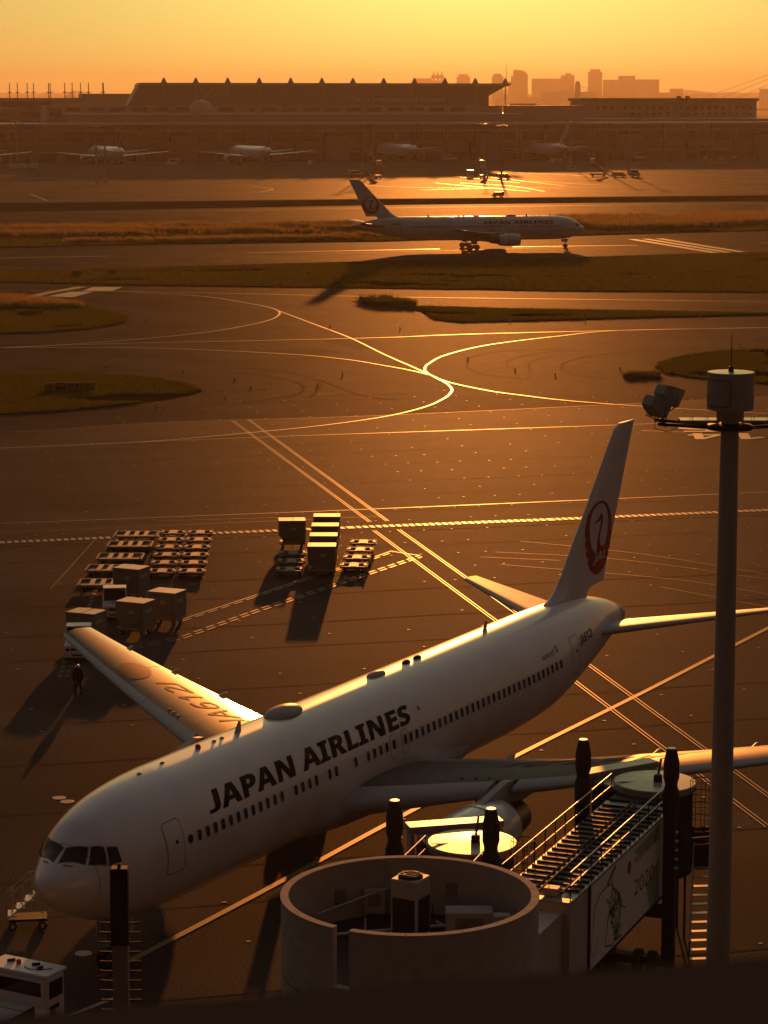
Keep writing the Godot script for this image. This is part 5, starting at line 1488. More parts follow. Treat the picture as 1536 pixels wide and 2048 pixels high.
func build_apron_gear():
	# two rows of six container dollies and one row of five pallet dollies on the left
	var nth := ["first", "second", "third", "fourth", "fifth", "sixth"]
	var first := make_container_dolly("empty container dolly farthest from the ladder marking in the row next to the pallet dollies")
	first.position = Vector3(-15.63, 0.02, -174.0)
	for r in 2:
		for k in 6:
			if r == 0 and k == 0: continue
			copy(first, Vector3(-15.63 + 2.08 * r - 0.11 * k, 0.02, -174.0 - 3.22 * k), deg_to_rad(rng.randf_range(-1.5, 1.5)), "empty container dolly, %s from the ladder marking in the %s" % [nth[5 - k], ["row next to the pallet dollies", "outer row of six"][r]])
	var wide := make_pallet_dolly("wide empty pallet dolly touching the ladder marking, first of its row")
	wide.position = Vector3(-18.9, 0.02, -189.2)
	var pn := 0
	for q in [[-18.95, -184.7], [-19.15, -179.6], [-19.4, -175.0], [-19.3, -169.6]]:
		pn += 1
		copy(wide, Vector3(q[0], 0.02, q[1]), deg_to_rad(rng.randf_range(-2, 2)), "wide empty pallet dolly, %s in its row from the ladder marking" % nth[pn])
	for k in 4:
		copy(first, Vector3(-2.15 + 0.20 * k, 0.02, -176.2 - 3.2 * k), deg_to_rad(-3.0), "empty container dolly, %s from the ladder marking in the short row beside the loaded one" % nth[3 - k], "")
	for k in 3:
		copy(first, Vector3(-6.65, 0.02, -174.6 - 3.3 * k), deg_to_rad(1.0), "empty container dolly, %s before the one with the two-piece lid container" % nth[2 - k], "")
	# containers in the middle
	var split := make_container("dark cargo container with a two-piece lid behind three empty dollies")
	split.position = Vector3(-6.9, 0.55, -185.9); split.rotation.y = deg_to_rad(4)
	copy(first, Vector3(-6.9, 0.02, -185.9), deg_to_rad(4), "container dolly under the container with the two-piece lid", "")
	var seam := Shape.new(); seam.box(Vector3(0.05, 1.656, 0), Vector3(0.03, 0.012, 1.5)); obj("lid_seam", seam, mats["gap"], split)
	for k in 4:
		var at := Vector3(-4.38 + 0.02 * k, 0.02, -174.9 - 4.3 * k)
		var names := ["front container of the loaded row of four, its plain end face in shade", "second container behind the front one in the loaded row of four", "third container in the loaded row of four", "last container of the loaded row of four, by the ladder marking"]
		copy(first, at, 0.0, "dolly under the %s container of the loaded row of four" % ["front", "second", "third", "last"][k], "dollies under the loaded row")
		var c := copy(split, at + Vector3(0, 0.53, 0), deg_to_rad(90.0 if k == 9 else 0.0), names[k], "grey cargo containers on dollies")
		c.get_node("lid_seam").free()
	# the group by the wing tip
	var q2 := [["near grey cargo container by the airliner's wing tip, its lid in the sun", Vector3(-15.6, 0.55, -154.8)], ["cargo container right behind the near one by the wing tip", Vector3(-13.9, 0.55, -158.0)], ["cargo container behind the white tow tractor with its back to the pallet dollies", Vector3(-17.0, 0.55, -166.3)], ["pair of low containers whose pale lids peep over the wing tip", Vector3(-18.3, 0.30, -151.4)]]
	for k in 4:
		var turn := deg_to_rad(-24.0)
		var c := copy(split, q2[k][1], turn, q2[k][0])
		if k < 3: c.get_node("lid_seam").free()
		copy(first, Vector3(q2[k][1].x, 0.02 if k < 3 else -0.0, q2[k][1].z) if k < 3 else Vector3(q2[k][1].x, 0.02, q2[k][1].z), turn, ["dolly under the near container by the wing tip", "dolly under the second container by the wing tip", "dolly under the container behind the tow tractor", "dolly under the low containers by the wing tip"][k], "")
		if k == 3: c.position.y = 0.55
	make_tug("white tow tractor half under the airliner's wing tip", Vector3(-18.4, 0.02, -148.2), deg_to_rad(4))
	make_tug("white tow tractor parked beside the container behind it", Vector3(-17.5, 0.02, -160.2), deg_to_rad(6))

	# stairs by the nose
	var t := thing("maintenance_stairs", "small wheeled maintenance stairs with rails beside the airliner's nose", "stairs", Vector3(-14.45, 0, -97.9), deg_to_rad(8))
	var s := Shape.new()
	s.box(Vector3(0, 0.42, 0), Vector3(1.55, 0.10, 0.9)); obj("chassis", s, mats["dark_steel"], t)
	for x in [-0.6, 0.6]:
		for z in [-0.4, 0.4]:
			wheel_at(t, Vector3(x, 0.18, z), 0.18, 0.1, Vector3(0, 0, 1))
			s = Shape.new(); s.box(Vector3(x, 0.38, z), Vector3(0.08, 0.2, 0.08)); obj("leg", s, mats["dark_steel"], t)
	for k in 4:
		s = Shape.new(); s.box(Vector3(-0.62 + 0.36 * k, 0.60 + 0.30 * k, 0), Vector3(0.34, 0.05, 0.8)); obj("tread", s, mats["rail_steel"], t)
		s = Shape.new(); s.box(Vector3(-0.46 + 0.36 * k, 0.68 + 0.30 * k, 0), Vector3(0.02, 0.26, 0.8)); obj("riser", s, mats["truck_white"], t)
	for z in [-0.44, 0.44]:
		s = Shape.new(); s.tube([Vector3(-0.85, 0.55, z), Vector3(-0.85, 1.35, z), Vector3(0.1, 2.15, z), Vector3(0.75, 2.35, z)], 0.022, 6); obj("handrail", s, mats["rail_steel"], t)
		s = Shape.new(); s.bar(Vector3(-0.8, 0.5, z), Vector3(0.7, 1.7, z), 0.03, 6); obj("stringer", s, mats["rail_steel"], t)
		for k in 4:
			s = Shape.new(); s.bar(Vector3(-0.6 + 0.4 * k, 0.62 + 0.32 * k, z), Vector3(-0.6 + 0.4 * k, 1.52 + 0.3 * k, z), 0.016, 5); obj("rail_post", s, mats["rail_steel"], t)

	# push-back tractor at the nose gear
	t = thing("pushback_tractor", "white pushback tractor with a flat deck and raised cab roof before the airliner's nose", "tractor", Vector3(-12.55, 0, -85.9), deg_to_rad(-28.55))
	# own axes: +z away from the airliner, x across
	s = Shape.new(); s.bevel(Vector3(0, 0.95, 2.9), Vector3(2.7, 1.2, 5.6), 0.12); obj("body", s, mats["truck_white"], t)
	s = Shape.new(); s.bevel(Vector3(0, 1.65, 0.45), Vector3(2.66, 2.0, 1.15), 0.10); var cab := obj("cab", s, mats["truck_white"], t)
	s = Shape.new(); s.bevel(Vector3(0, 2.71, 0.42), Vector3(2.74, 0.10, 1.25), 0.03); obj("cab_roof", s, mats["truck_white"], cab)
	for q in [[Vector3(1.335, 2.15, 0.45), Vector3(0.03, 0.62, 0.78)], [Vector3(1.335, 1.35, 0.55), Vector3(0.03, 0.45, 0.55)], [Vector3(0, 2.15, -0.13), Vector3(2.2, 0.6, 0.03)], [Vector3(0, 2.2, 1.03), Vector3(2.2, 0.5, 0.03)]]:
		s = Shape.new(); s.box(q[0], q[1]); obj("window", s, mats["dark_glass"], cab)
	s = Shape.new(); s.box(Vector3(1.352, 1.45, 2.6), Vector3(0.02, 0.9, 1.7)); obj("side_opening", s, mats["gap"], t)
	for k in 3:
		s = Shape.new(); s.box(Vector3(0, 1.556, 1.6 + 1.3 * k), Vector3(2.6, 0.012, 0.03)); obj("deck_joint", s, mats["gap"], t)
	s = Shape.new(); s.lathe(Vector3(-0.3, 2.76, 0.4), Vector3.UP, [Vector2(0.09, 0.0), Vector2(0.09, 0.12), Vector2(0.05, 0.17), Vector2(0.0, 0.175)], 12); obj("beacon", s, mats["orange_paint"], cab)
	for q in [[-1.0, 0.7], [-0.7, 0.3], [0.7, 0.5], [0.35, 0.25]]:
		s = Shape.new(); s.bevel(Vector3(q[0], 2.80, q[1]), Vector3(0.3, 0.10, 0.08), 0.015, Basis(Vector3.UP, q[1] * 3.0)); obj("roof_fitting", s, mats["dark_steel"], cab)
	s = Shape.new(); s.tube([Vector3(0.1, 2.78, 0.6), Vector3(0.4, 2.79, 0.75), Vector3(0.8, 2.79, 0.6), Vector3(1.1, 2.78, 0.3)], 0.018, 5); obj("roof_cable", s, mats["dark_rubber"], cab)
	for x in [-1.15, 1.15]:
		for z in [0.9, 4.6]: wheel_at(t, Vector3(x, 0.5, z), 0.5, 0.36)
	s = Shape.new(); s.bar(Vector3(0.6, 0.5, 0.1), Vector3(1.2, 0.45, -4.2), 0.07, 8); obj("tow_bar", s, mats["rail_steel"], t)

	# taxiway signs and small lights
	t = thing("taxiway_sign", "long yellow taxiway sign with black letters and arrows on the grass island", "sign", Vector3(-36.5, 0.05, -290.4), deg_to_rad(14.5))
	s = Shape.new(); s.bevel(Vector3(0, 0.52, 0), Vector3(5.8, 0.84, 0.14), 0.02); obj("board", s, mats["sign_yellow"], t)
	s = Shape.new(); s.box(Vector3(-1.1, 0.52, 0.074), Vector3(1.1, 0.80, 0.012)); obj("black_field", s, mats["black_paint"], t)
	var texts := [["A", -2.25, 0.5, "black_paint"], ["W5", -1.1, 0.9, "sign_yellow"], ["A5", 0.05, 0.8, "black_paint"], ["B", 0.85, 0.42, "black_paint"], ["A", 2.15, 0.5, "black_paint"]]
	for q in texts:
		obj("sign_letter", letters(q[0], func(p): return Vector3(q[1] + (p.x - 0.5) * q[2], 0.30 + p.y * 0.44, 0.086), 9.0), mats[q[3]], t)
	for q in [[-2.66, 0], [1.32, 1], [2.62, 2]]:
		s = Shape.new()
		var b := Basis(Vector3.BACK, [PI, PI / 2, 0.0][q[1]])
		s.prism([Vector2(-0.2, -0.03), Vector2(0.05, -0.03), Vector2(0.02, -0.12), Vector2(0.2, 0.0), Vector2(0.02, 0.12), Vector2(0.05, 0.03), Vector2(-0.2, 0.03)], b.x, b.y, Vector3(q[0], 0.52, 0.078), Vector3(0, 0, 0.012))
		obj("sign_arrow", s, mats["black_paint"], t)
	for x in [-2.9, -1.68, -0.52, 1.72]:
		s = Shape.new(); s.box(Vector3(x, 0.52, 0.076), Vector3(0.04, 0.84, 0.012)); obj("divider", s, mats["black_paint"], t)
	for x in [-2.5, -0.9, 0.9, 2.5]:
		s = Shape.new(); s.bar(Vector3(x, -0.05, 0), Vector3(x, 0.12, 0), 0.05, 6); obj("leg", s, mats["dark_steel"], t)
	for q in [[-55.7, -396.1, 4.0, 0.62, "low orange board lying along the grass island with reeds", 14.0], [-59.6, -489.0, 2.0, 0.8, "orange taxiway board, one of a pair on the wide grass strip", 30.0], [-53.0, -491.0, 2.0, 0.8, "orange taxiway board, one of a pair on the wide grass strip", -8.0], [51.5, -330.0, 3.0, 0.9, "dark red sign board on the grass behind the floodlight mast", 10.0]]:
		t = thing("taxiway_board", q[4], "sign", Vector3(q[0], 0.05, q[1]), deg_to_rad(q[5]), "low taxiway boards")
		s = Shape.new(); s.bevel(Vector3(0, q[3] / 2 + 0.12, 0), Vector3(q[2], q[3], 0.12), 0.02); obj("board", s, mats["sign_orange"], t)
		for x in [-0.4, 0.4]:
			s = Shape.new(); s.bar(Vector3(x * q[2], -0.05, 0), Vector3(x * q[2], 0.16, 0), 0.05, 6); obj("leg", s, mats["dark_steel"], t)
	var light := thing("edge_light", "small round taxiway edge light on a short stem beside the curved lines", "edge light", Vector3.ZERO, 0.0, "taxiway edge lights")
	light.set_meta("stem", "edge_light")
	s = Shape.new(); s.lathe(Vector3.ZERO, Vector3.UP, [Vector2(0.16, 0.0), Vector2(0.14, 0.05), Vector2(0.05, 0.08), Vector2(0.05, 0.24)], 10); obj("stem", s, mats["dark_steel"], light)
	s = Shape.new(); s.lathe(Vector3(0, 0.24, 0), Vector3.UP, [Vector2(0.10, 0.0), Vector2(0.11, 0.08), Vector2(0.07, 0.15), Vector2(0.0, 0.16)], 10); obj("glass", s, mats["marker_plate"], light)
	var lights := [Vector2(-35.02, -315.82), Vector2(-24.94, -310.46), Vector2(-17.96, -301.35), Vector2(-15.53, -291.71), Vector2(-17.88, -281.69), Vector2(-24.81, -272.78), Vector2(-52.20, -424.55), Vector2(-51.69, -424.55), Vector2(-36.51, -385.10), Vector2(-52.82, -592.08), Vector2(-38.30, -520.13), Vector2(-7.83, -294.33), Vector2(-5.09, -306.98), Vector2(19.20, -382.43), Vector2(30.63, -382.43), Vector2(29.56, -313.42), Vector2(20.95, -306.41), Vector2(16.35, -312.23), Vector2(49.16, -390.55), Vector2(51.50, -478.32), Vector2(54.09, -481.08), Vector2(10.93, -325.82), Vector2(49.06, -346.36), Vector2(-72.62, -505.93), Vector2(-29.91, -596.31), Vector2(-21.12, -598.44), Vector2(2.36, -369.61), Vector2(-8.04, -373.79)]
	light.position = Vector3(lights[0].x, 0.03, lights[0].y)
	for k in range(1, lights.size()):
		copy(light, Vector3(lights[k].x, 0.03, lights[k].y), 0.0, "small round taxiway edge light on a short stem beside the curved lines")

# ------------------------------------------------------------------ terminal, parked aircraft, skyline
func build_terminal():
	var turn := GRID_TURN
	# own axes: x along the front, z towards the viewer
	var t := thing("airport_terminal", "long terminal building with a wide sloping hall roof and stepped glazed concourse", "terminal", Vector3(0, 0, -1475), turn)
	var part := func(called: String, lo: Vector3, hi: Vector3, m: String, parent: Node = null) -> MeshInstance3D:
		var s := Shape.new(); s.box((lo + hi) / 2, hi - lo)
		return obj(called, s, mats[m], parent if parent else t)
	# concourse along the stands
	var con: Node = part.call("concourse", Vector3(-330, 0, -34), Vector3(330, 20.6, -2), "terminal_dark")
	part.call("concourse_roof", Vector3(-332, 20.6, -36), Vector3(332, 21.8, 1.5), "terminal_roof", con)
	part.call("canopy_edge", Vector3(-332, 17.0, -2), Vector3(332, 17.9, 0.8), "terminal_wall", con)
	part.call("floor_band", Vector3(-330, 9.8, -2), Vector3(330, 10.8, -0.6), "terminal_dark", con)
	part.call("floor_band", Vector3(-330, 5.2, -2), Vector3(330, 5.8, -0.9), "terminal_wall", con)
	for k in 44:
		var x := -322.0 + 15.0 * k
		part.call("pillar", Vector3(x - 0.5, 0, -2), Vector3(x + 0.5, 20.6, -0.4), "terminal_dark", con)
		part.call("window_bay", Vector3(x + 1.4, 11.4, -2), Vector3(x + 13.6, 16.6, -1.8), "terminal_glass", con)
		part.call("gate_opening", Vector3(x + 2.4, 0.2, -2), Vector3(x + 12.2, 4.6, -1.85), "gap", con)
	for q in [[-228, 12], [-118, 13], [-30, 11], [62, 12], [150, 11], [236, 12]]:
		part.call("gate_block", Vector3(q[0] - q[1] / 2.0, 0, -2), Vector3(q[0] + q[1] / 2.0, 14.5, 9), "terminal_dark", con)
	# stepped upper floors
	var up: Node = part.call("upper_floor", Vector3(-180, 20, -70), Vector3(92, 26.4, -30), "terminal_wall")
	part.call("roof_edge", Vector3(-182, 26.4, -72), Vector3(93, 27.2, -28.5), "terminal_roof", up)
	for k in 44: part.call("rail_post", Vector3(-188 + 6.0 * k, 27.2, -29.2), Vector3(-187.7 + 6.0 * k, 28.3, -28.9), "terminal_wall", up)
	part.call("deck_rail", Vector3(-190, 28.3, -29.2), Vector3(77, 28.5, -28.9), "terminal_wall", up)
	var up2: Node = part.call("restaurant_floor", Vector3(-185, 26, -110), Vector3(90, 31.6, -62), "terminal_wall")
	for k in 20: part.call("window_bay", Vector3(-190 + 13.0 * k, 28.0, -62), Vector3(-181 + 13.0 * k, 30.6, -61.8), "terminal_glass", up2)
	part.call("end_tower", Vector3(-191, 14, -70), Vector3(-180, 31.8, -40), "terminal_wall", up2)
	part.call("tower_opening", Vector3(-189, 25.4, -40), Vector3(-182, 29.4, -39.8), "gap", up2)
	# small dome
	var s := Shape.new(); s.grid(dome_rows(Vector3(-99, 26.8, -48), 8.0, 8.0, 8.4))
	obj("dome", s, mats["terminal_wall"], t)
	# hall with raked ends
	s = Shape.new()
	s.prism([Vector2(-136, 30), Vector2(92, 30), Vector2(92, 37.5), Vector2(104, 44.0), Vector2(-128, 44.0)], Vector3.RIGHT, Vector3.UP, Vector3(0, 0, -112), Vector3(0, 0, 14))
	var hall := obj("hall", s, mats["terminal_dark"], t)
	s = Shape.new(); s.prism([Vector2(-129, 43.4), Vector2(104.2, 43.4), Vector2(106.5, 45.2), Vector2(-127, 45.2)], Vector3.RIGHT, Vector3.UP, Vector3(0, 0, -114), Vector3(0, 0, 18))
	obj("hall_roof", s, mats["terminal_wall"], hall)
	for k in 12:
		var x := -113.0 + 19.6 * k
		s = Shape.new(); s.prism([Vector2(-1.7, 45.2), Vector2(1.7, 45.2), Vector2(0.2, 48.3), Vector2(-0.2, 48.3)], Vector3.RIGHT, Vector3.UP, Vector3(x, 0, -99), Vector3(0, 0, 2.4))
		obj("roof_ridge", s, mats["terminal_wall"], hall)
		s = Shape.new(); s.box(Vector3(x, 37.0, -97.7), Vector3(0.5, 13.0, 0.5)); obj("mullion", s, mats["terminal_wall"], hall)
		if k % 3 == 1:
			s = Shape.new(); s.bar(Vector3(x, 31, -97.2), Vector3(x + 12, 43, -97.2), 0.4, 5); obj("brace", s, mats["terminal_wall"], hall)
	obj("hall_lettering", letters("Tokyo International Airport", func(q): return Vector3(2.0 + q.x * 61.0, 33.0 + q.y * 3.9, -97.4), 90.0, 0.0, 400), mats["logo_white"], hall).set_meta("kind", "stuff")
	# right wing of the terminal
	part.call("east_block", Vector3(90, 20, -60), Vector3(134, 31.0, -34), "terminal_wall")
	part.call("east_gallery", Vector3(134, 20, -60), Vector3(330, 23.6, -34), "terminal_dark")
	part.call("low_roof_line", Vector3(88, 31.0, -62), Vector3(136, 31.6, -33), "terminal_dark")
	s = Shape.new(); s.box(Vector3(104, 32.2, -64), Vector3(16, 1.0, 4)); obj("skylight", s, mats["terminal_roof"], t)
	# car park and offices to the left
	var o := thing("office_block", "long low office block with a banded front beside the terminal hall", "building", Vector3(-258, 0, -1530), turn)
	part.call("wall", Vector3(-60, 0, -20), Vector3(38, 29.5, 0), "terminal_wall", o)
	for k in 3: part.call("window_band", Vector3(-58, 8.0 + 6.4 * k, 0), Vector3(34, 10.6 + 6.4 * k, 0.25), "terminal_glass", o)
	part.call("roof_rail", Vector3(-60, 29.5, -20), Vector3(38, 30.3, 0.5), "terminal_roof", o)
	o = thing("car_park_block", "open decked block with dark storeys between the office block and the hall", "building", Vector3(-205, 0, -1600), turn)
	part.call("wall", Vector3(-66, 0, -30), Vector3(66, 36.2, 0), "terminal_wall", o)
	for k in 3: part.call("open_deck", Vector3(-36, 18.5 + 6.0 * k, 0), Vector3(-4, 21.8 + 6.0 * k, 0.3), "gap", o)
	part.call("roof_house", Vector3(16, 36.2, -24), Vector3(60, 38.9, -4), "terminal_wall", o)
	# hotel on the right
	o = thing("hotel_block", "flat-roofed hotel block with rows of small square windows right of the hall", "building", Vector3(187, 0, -1640), turn)
	part.call("wall", Vector3(-62, 0, -25), Vector3(57, 34.4, 0), "terminal_wall", o)
	part.call("roof", Vector3(-63, 34.4, -27), Vector3(58, 36.2, 1.2), "terminal_dark", o)
	for r in 3:
		for k in 23:
			var x := -53.0 + 4.75 * k
			if r == 2 and k < 8: continue
			if r == 1 and k < 5: continue
			part.call("window", Vector3(x, 29.2 - 4.3 * r, 0), Vector3(x + 2.3, 31.2 - 4.3 * r, 0.18), "terminal_glass", o)
	for k in 2: part.call("roof_vent", Vector3(6 + 6.0 * k, 36.2, -12), Vector3(8.5 + 6.0 * k, 37.6, -10), "terminal_dark", o)
	o = thing("canopy_hall", "low ribbed arched roof beside the hotel block", "building", Vector3(258, 0, -1590), turn)
	s = Shape.new()
	for k in 12:
		var a := PI * k / 12.0; var b := PI * (k + 1) / 12.0
		s.quad(Vector3(-cos(a) * 18, 18 + sin(a) * 7, -20), Vector3(-cos(b) * 18, 18 + sin(b) * 7, -20), Vector3(-cos(b) * 18, 18 + sin(b) * 7, 0), Vector3(-cos(a) * 18, 18 + sin(a) * 7, 0))
	obj("arched_roof", s, mats["terminal_roof"], o)
	part.call("wall", Vector3(-18, 0, -20), Vector3(18, 18, -0.5), "terminal_wall", o)
	# lamp masts on the car park roof, with cross arms
	var lm := thing("roof_light_mast", "thin light mast with a cross arm on the roofs left of the terminal hall", "light mast", Vector3.ZERO, 0.0, "light masts left of the hall")
	lm.set_meta("stem", "roof_light_mast")
	s = Shape.new(); s.bar(Vector3(0, 0, 0), Vector3(0, 46, 0), 0.30, 6); obj("pole", s, mats["dark_steel"], lm)
	s = Shape.new(); s.box(Vector3(0, 40.0, 0), Vector3(2.6, 0.5, 0.6)); obj("cross_arm", s, mats["dark_steel"], lm)
	var at_px := [13, 39, 55, 75, 88, 118, 122, 151, 166, 183, 199, 227, 229]
	for k in at_px.size():
		var p := Vector3((at_px[k] - 768.0) / 5024.0 * 1690.0, 0, -1670.0 + 2.0 * k)
		if k == 0: lm.position = p
		else: copy(lm, p, 0.0, "thin light mast with a cross arm on the roofs left of the terminal hall")

func build_parked_aircraft():
	# wide-body airliners nose-in at the terminal; simple copies of one model with its own parts
	var t := thing("parked_airliner", "wide-body airliner with a dark blue fin parked before the long office block", "airliner", Vector3.ZERO, 0.0, "airliners parked at the far terminal")
	t.set_meta("stem", "parked_airliner")
	build_airliner(t, "", false)
	var blue := StandardMaterial3D.new()
	var a := atan2(0.34, 0.94)
	var places := [Vector2(-222.27, -1357.74), Vector2(-150.16, -1374.32), Vector2(-72.99, -1391.30), Vector2(6.32, -1457.33), Vector2(92.51, -1489.45), Vector2(179.38, -1558.11), Vector2(272.32, -1617.76)]
	var labels := ["wide-body airliner with a dark blue fin parked before the long office block", "wide-body airliner with a dark blue fin behind the pair of slim masts", "wide-body airliner with a dark blue fin below the small dome", "wide-body airliner with a dark blue fin below the hall lettering", "wide-body airliner with a red roundel on its pale fin, left of the hotel block", "wide-body airliner with a red roundel on its pale fin, seen below the hotel block", "wide-body airliner with only one wing tip showing past the hotel block"]
	var tails := []
	for k in places.size():
		var o: Node3D = t
		if k > 0: o = copy(t, Vector3.ZERO, 0.0, labels[k])
		o.scale = Vector3.ONE * 1.36
		var aft := Vector3(sin(a), 0, cos(a))
		o.rotation.y = a
		o.position = Vector3(places[k].x, 0.03, places[k].y) - aft * 26.0 * 1.36
		if k < 4:
			tails.append(o)
	for o in tails:
		var fin: Node = o.get_node("fin")
		fin.material_override = mats["tail_blue"]
		fin.get_node("rudder").material_override = mats["tail_blue"]
		for c in fin.get_children():
			if c.name.begins_with("fin_emblem") or c.name.begins_with("emblem_letters"): fin.remove_child(c); c.free()

func build_far_apron_things():
	# floodlight masts
	var m := thing("apron_mast", "slim floodlight mast standing on the far apron", "floodlight mast", Vector3.ZERO, 0.0, "floodlight masts on the far apron")
	m.set_meta("stem", "apron_mast")
	var s := Shape.new(); s.lathe(Vector3.ZERO, Vector3.UP, [Vector2(0.55, 0.0), Vector2(0.26, 23.0)], 12); obj("pole", s, mats["mast_paint"], m)
	s = Shape.new(); s.lathe(Vector3.ZERO, Vector3.UP, [Vector2(0.5, 22.6), Vector2(0.9, 22.7), Vector2(0.9, 23.3), Vector2(0.0, 23.5)], 14); obj("head", s, mats["mast_paint"], m)
	for k in 5:
		s = Shape.new(); s.bevel(Vector3(-2.2 + 1.1 * k, 23.3 + 0.25 * (2 - absi(k - 2)), 0), Vector3(0.7, 0.4, 0.5), 0.05); obj("floodlight", s, mats["bridge_roof"], m)
	s = Shape.new(); s.bar(Vector3(-2.5, 23.0, 0), Vector3(2.5, 23.0, 0), 0.1, 6); obj("cross_arm", s, mats["dark_steel"], m)
	var spots := [Vector2(-120.27, -1059.28), Vector2(-116.50, -1059.28), Vector2(-9.11, -1153.53), Vector2(-5.11, -1177.70), Vector2(45.62, -1161.48), Vector2(50.41, -1086.61), Vector2(105.39, -1202.90), Vector2(114.45, -1185.98), Vector2(-198.42, -1368.75), Vector2(97.31, -1315.43), Vector2(176.38, -1426.56)]
	for k in spots.size():
		if k == 0: m.position = Vector3(spots[0].x, 0.03, spots[0].y)
		else: copy(m, Vector3(spots[k].x, 0.03, spots[k].y), 0.0, "slim floodlight mast standing on the far apron")
	# passenger stairs trucks
	var stairs := func(label: String, at: Vector2, turn: float, orange: bool):
		var t := thing("stairs_truck", label, "stairs truck", Vector3(at.x, 0.03, at.y), deg_to_rad(turn), "stairs trucks on the far apron")
		var q := Shape.new(); q.bevel(Vector3(0, 1.1, 0), Vector3(7.2, 0.9, 2.4), 0.1); obj("chassis", q, mats["truck_white"], t)
		q = Shape.new(); q.bevel(Vector3(3.0, 1.9, 0), Vector3(1.5, 1.3, 2.2), 0.15); obj("cab", q, mats["truck_white"], t)
		q = Shape.new(); q.box(Vector3(3.77, 2.15, 0), Vector3(0.04, 0.6, 1.8)); obj("windscreen", q, mats["dark_glass"], t)
		q = Shape.new(); q.prism([Vector2(3.2, 1.6), Vector2(3.4, 2.7), Vector2(-1.8, 5.9), Vector2(-3.6, 5.9), Vector2(-3.6, 4.6), Vector2(-2.2, 4.4)], Vector3.RIGHT, Vector3.UP, Vector3(0, 0, -1.0), Vector3(0, 0, 2.0)); obj("stair_flight", q, mats["orange_paint"] if orange else mats["truck_white"], t)
		q = Shape.new(); q.prism([Vector2(-1.8, 5.9), Vector2(-3.6, 5.9), Vector2(-3.6, 8.0), Vector2(-1.6, 8.0)], Vector3.RIGHT, Vector3.UP, Vector3(0, 0, -1.1), Vector3(0, 0, 2.2)); obj("hood", q, mats["truck_white"], t)
		for x in [-2.4, 2.6]:
			for z in [-1.0, 1.0]: wheel_at(t, Vector3(x, 0.5, z), 0.5, 0.4, Vector3(0, 0, 1))
	stairs.call("pale stairs truck on the far apron beside the pair of slim masts", [Vector2(-3.55, -1122.80)][0], 120.0, true)
	stairs.call("orange sided stairs truck in the sun on the far apron", [Vector2(97.45, -1153.53)][0], -6.0, true)
	stairs.call("tall stairs truck amid the glare on the far apron", [Vector2(44.62, -1130.33)][0], 75.0, false)
	# small vehicles
	var van := func(label: String, at: Vector2, turn: float, size: Vector3):
		var t := thing("service_van", label, "van", Vector3(at.x, 0.03, at.y), deg_to_rad(turn), "service vehicles on the far apron")
		var q := Shape.new()
		q.prism([Vector2(-size.x / 2, 0.4), Vector2(size.x / 2, 0.4), Vector2(size.x / 2, size.y * 0.5), Vector2(size.x * 0.38, size.y * 0.58), Vector2(size.x * 0.24, size.y), Vector2(-size.x / 2, size.y)], Vector3.RIGHT, Vector3.UP, Vector3(0, 0, -size.z / 2), Vector3(0, 0, size.z)); obj("body", q, mats["truck_white"], t)
		for z in [-1, 1]:
			q = Shape.new(); q.box(Vector3(-0.06 * size.x, size.y * 0.74, z * (size.z / 2 + 0.01)), Vector3(size.x * 0.6, size.y * 0.3, 0.03)); obj("side_window", q, mats["dark_glass"], t)
			for x in [-0.3, 0.3]: wheel_at(t, Vector3(x * size.x, 0.36, z * (size.z / 2 - 0.12)), 0.36, 0.24, Vector3(0, 0, 1))
	van.call("small white van crossing the strip beyond the taxiing airliner", [Vector2(40.58, -900.59)][0], 200.0, Vector3(4.2, 1.9, 1.7))
	van.call("small van at the edge of the terminal's shadow", [Vector2(92.98, -1256.66)][0], 180.0, Vector3(4.6, 2.2, 1.8))
	van.call("box van in the glare near the tall stairs truck", [Vector2(38.63, -1137.96)][0], 95.0, Vector3(6.0, 3.4, 2.4))
	van.call("flat van close beside the tall stairs truck", [Vector2(52.84, -1115.37)][0], 10.0, Vector3(5.5, 2.4, 2.2))
	van.call("van beside the slim mast next to the pale stairs truck", [Vector2(-12.84, -1161.48)][0], 10.0, Vector3(6.0, 2.6, 2.3))
	van.call("low truck next to the orange sided stairs truck", [Vector2(106.28, -1145.69)][0], 5.0, Vector3(6.5, 2.2, 2.4))
	van.call("tall box cart beside the low truck on the far apron", [Vector2(113.52, -1145.69)][0], 0.0, Vector3(4.6, 3.4, 2.4))
	van.call("small truck under the first blue-finned airliner's wing", [Vector2(-113.28, -1357.74)][0], 185.0, Vector3(7.0, 3.6, 2.4))
	van.call("white truck between the blue-finned and the roundel airliners", [Vector2(38.43, -1476.43)][0], 5.0, Vector3(8.0, 3.4, 2.4))
	van.call("catering truck beside the roundel airliner below the hotel", [Vector2(151.69, -1502.69)][0], 0.0, Vector3(7.0, 4.2, 2.5))
	var cart := thing("baggage_cart", "pale baggage cart in the train before the terminal", "baggage cart", Vector3.ZERO, 0.0, "baggage carts before the terminal")
	cart.set_meta("stem", "baggage_cart")
	s = Shape.new(); s.bevel(Vector3(0, 1.5, 0), Vector3(3.2, 2.2, 1.8), 0.1); obj("box", s, mats["truck_white"], cart)
	s = Shape.new(); s.box(Vector3(0, 0.35, 0), Vector3(3.4, 0.12, 1.6)); obj("chassis", s, mats["dark_steel"], cart)
	for x in [-1.1, 1.1]:
		for z in [-0.7, 0.7]: wheel_at(cart, Vector3(x, 0.25, z), 0.25, 0.2, Vector3(0, 0, 1))
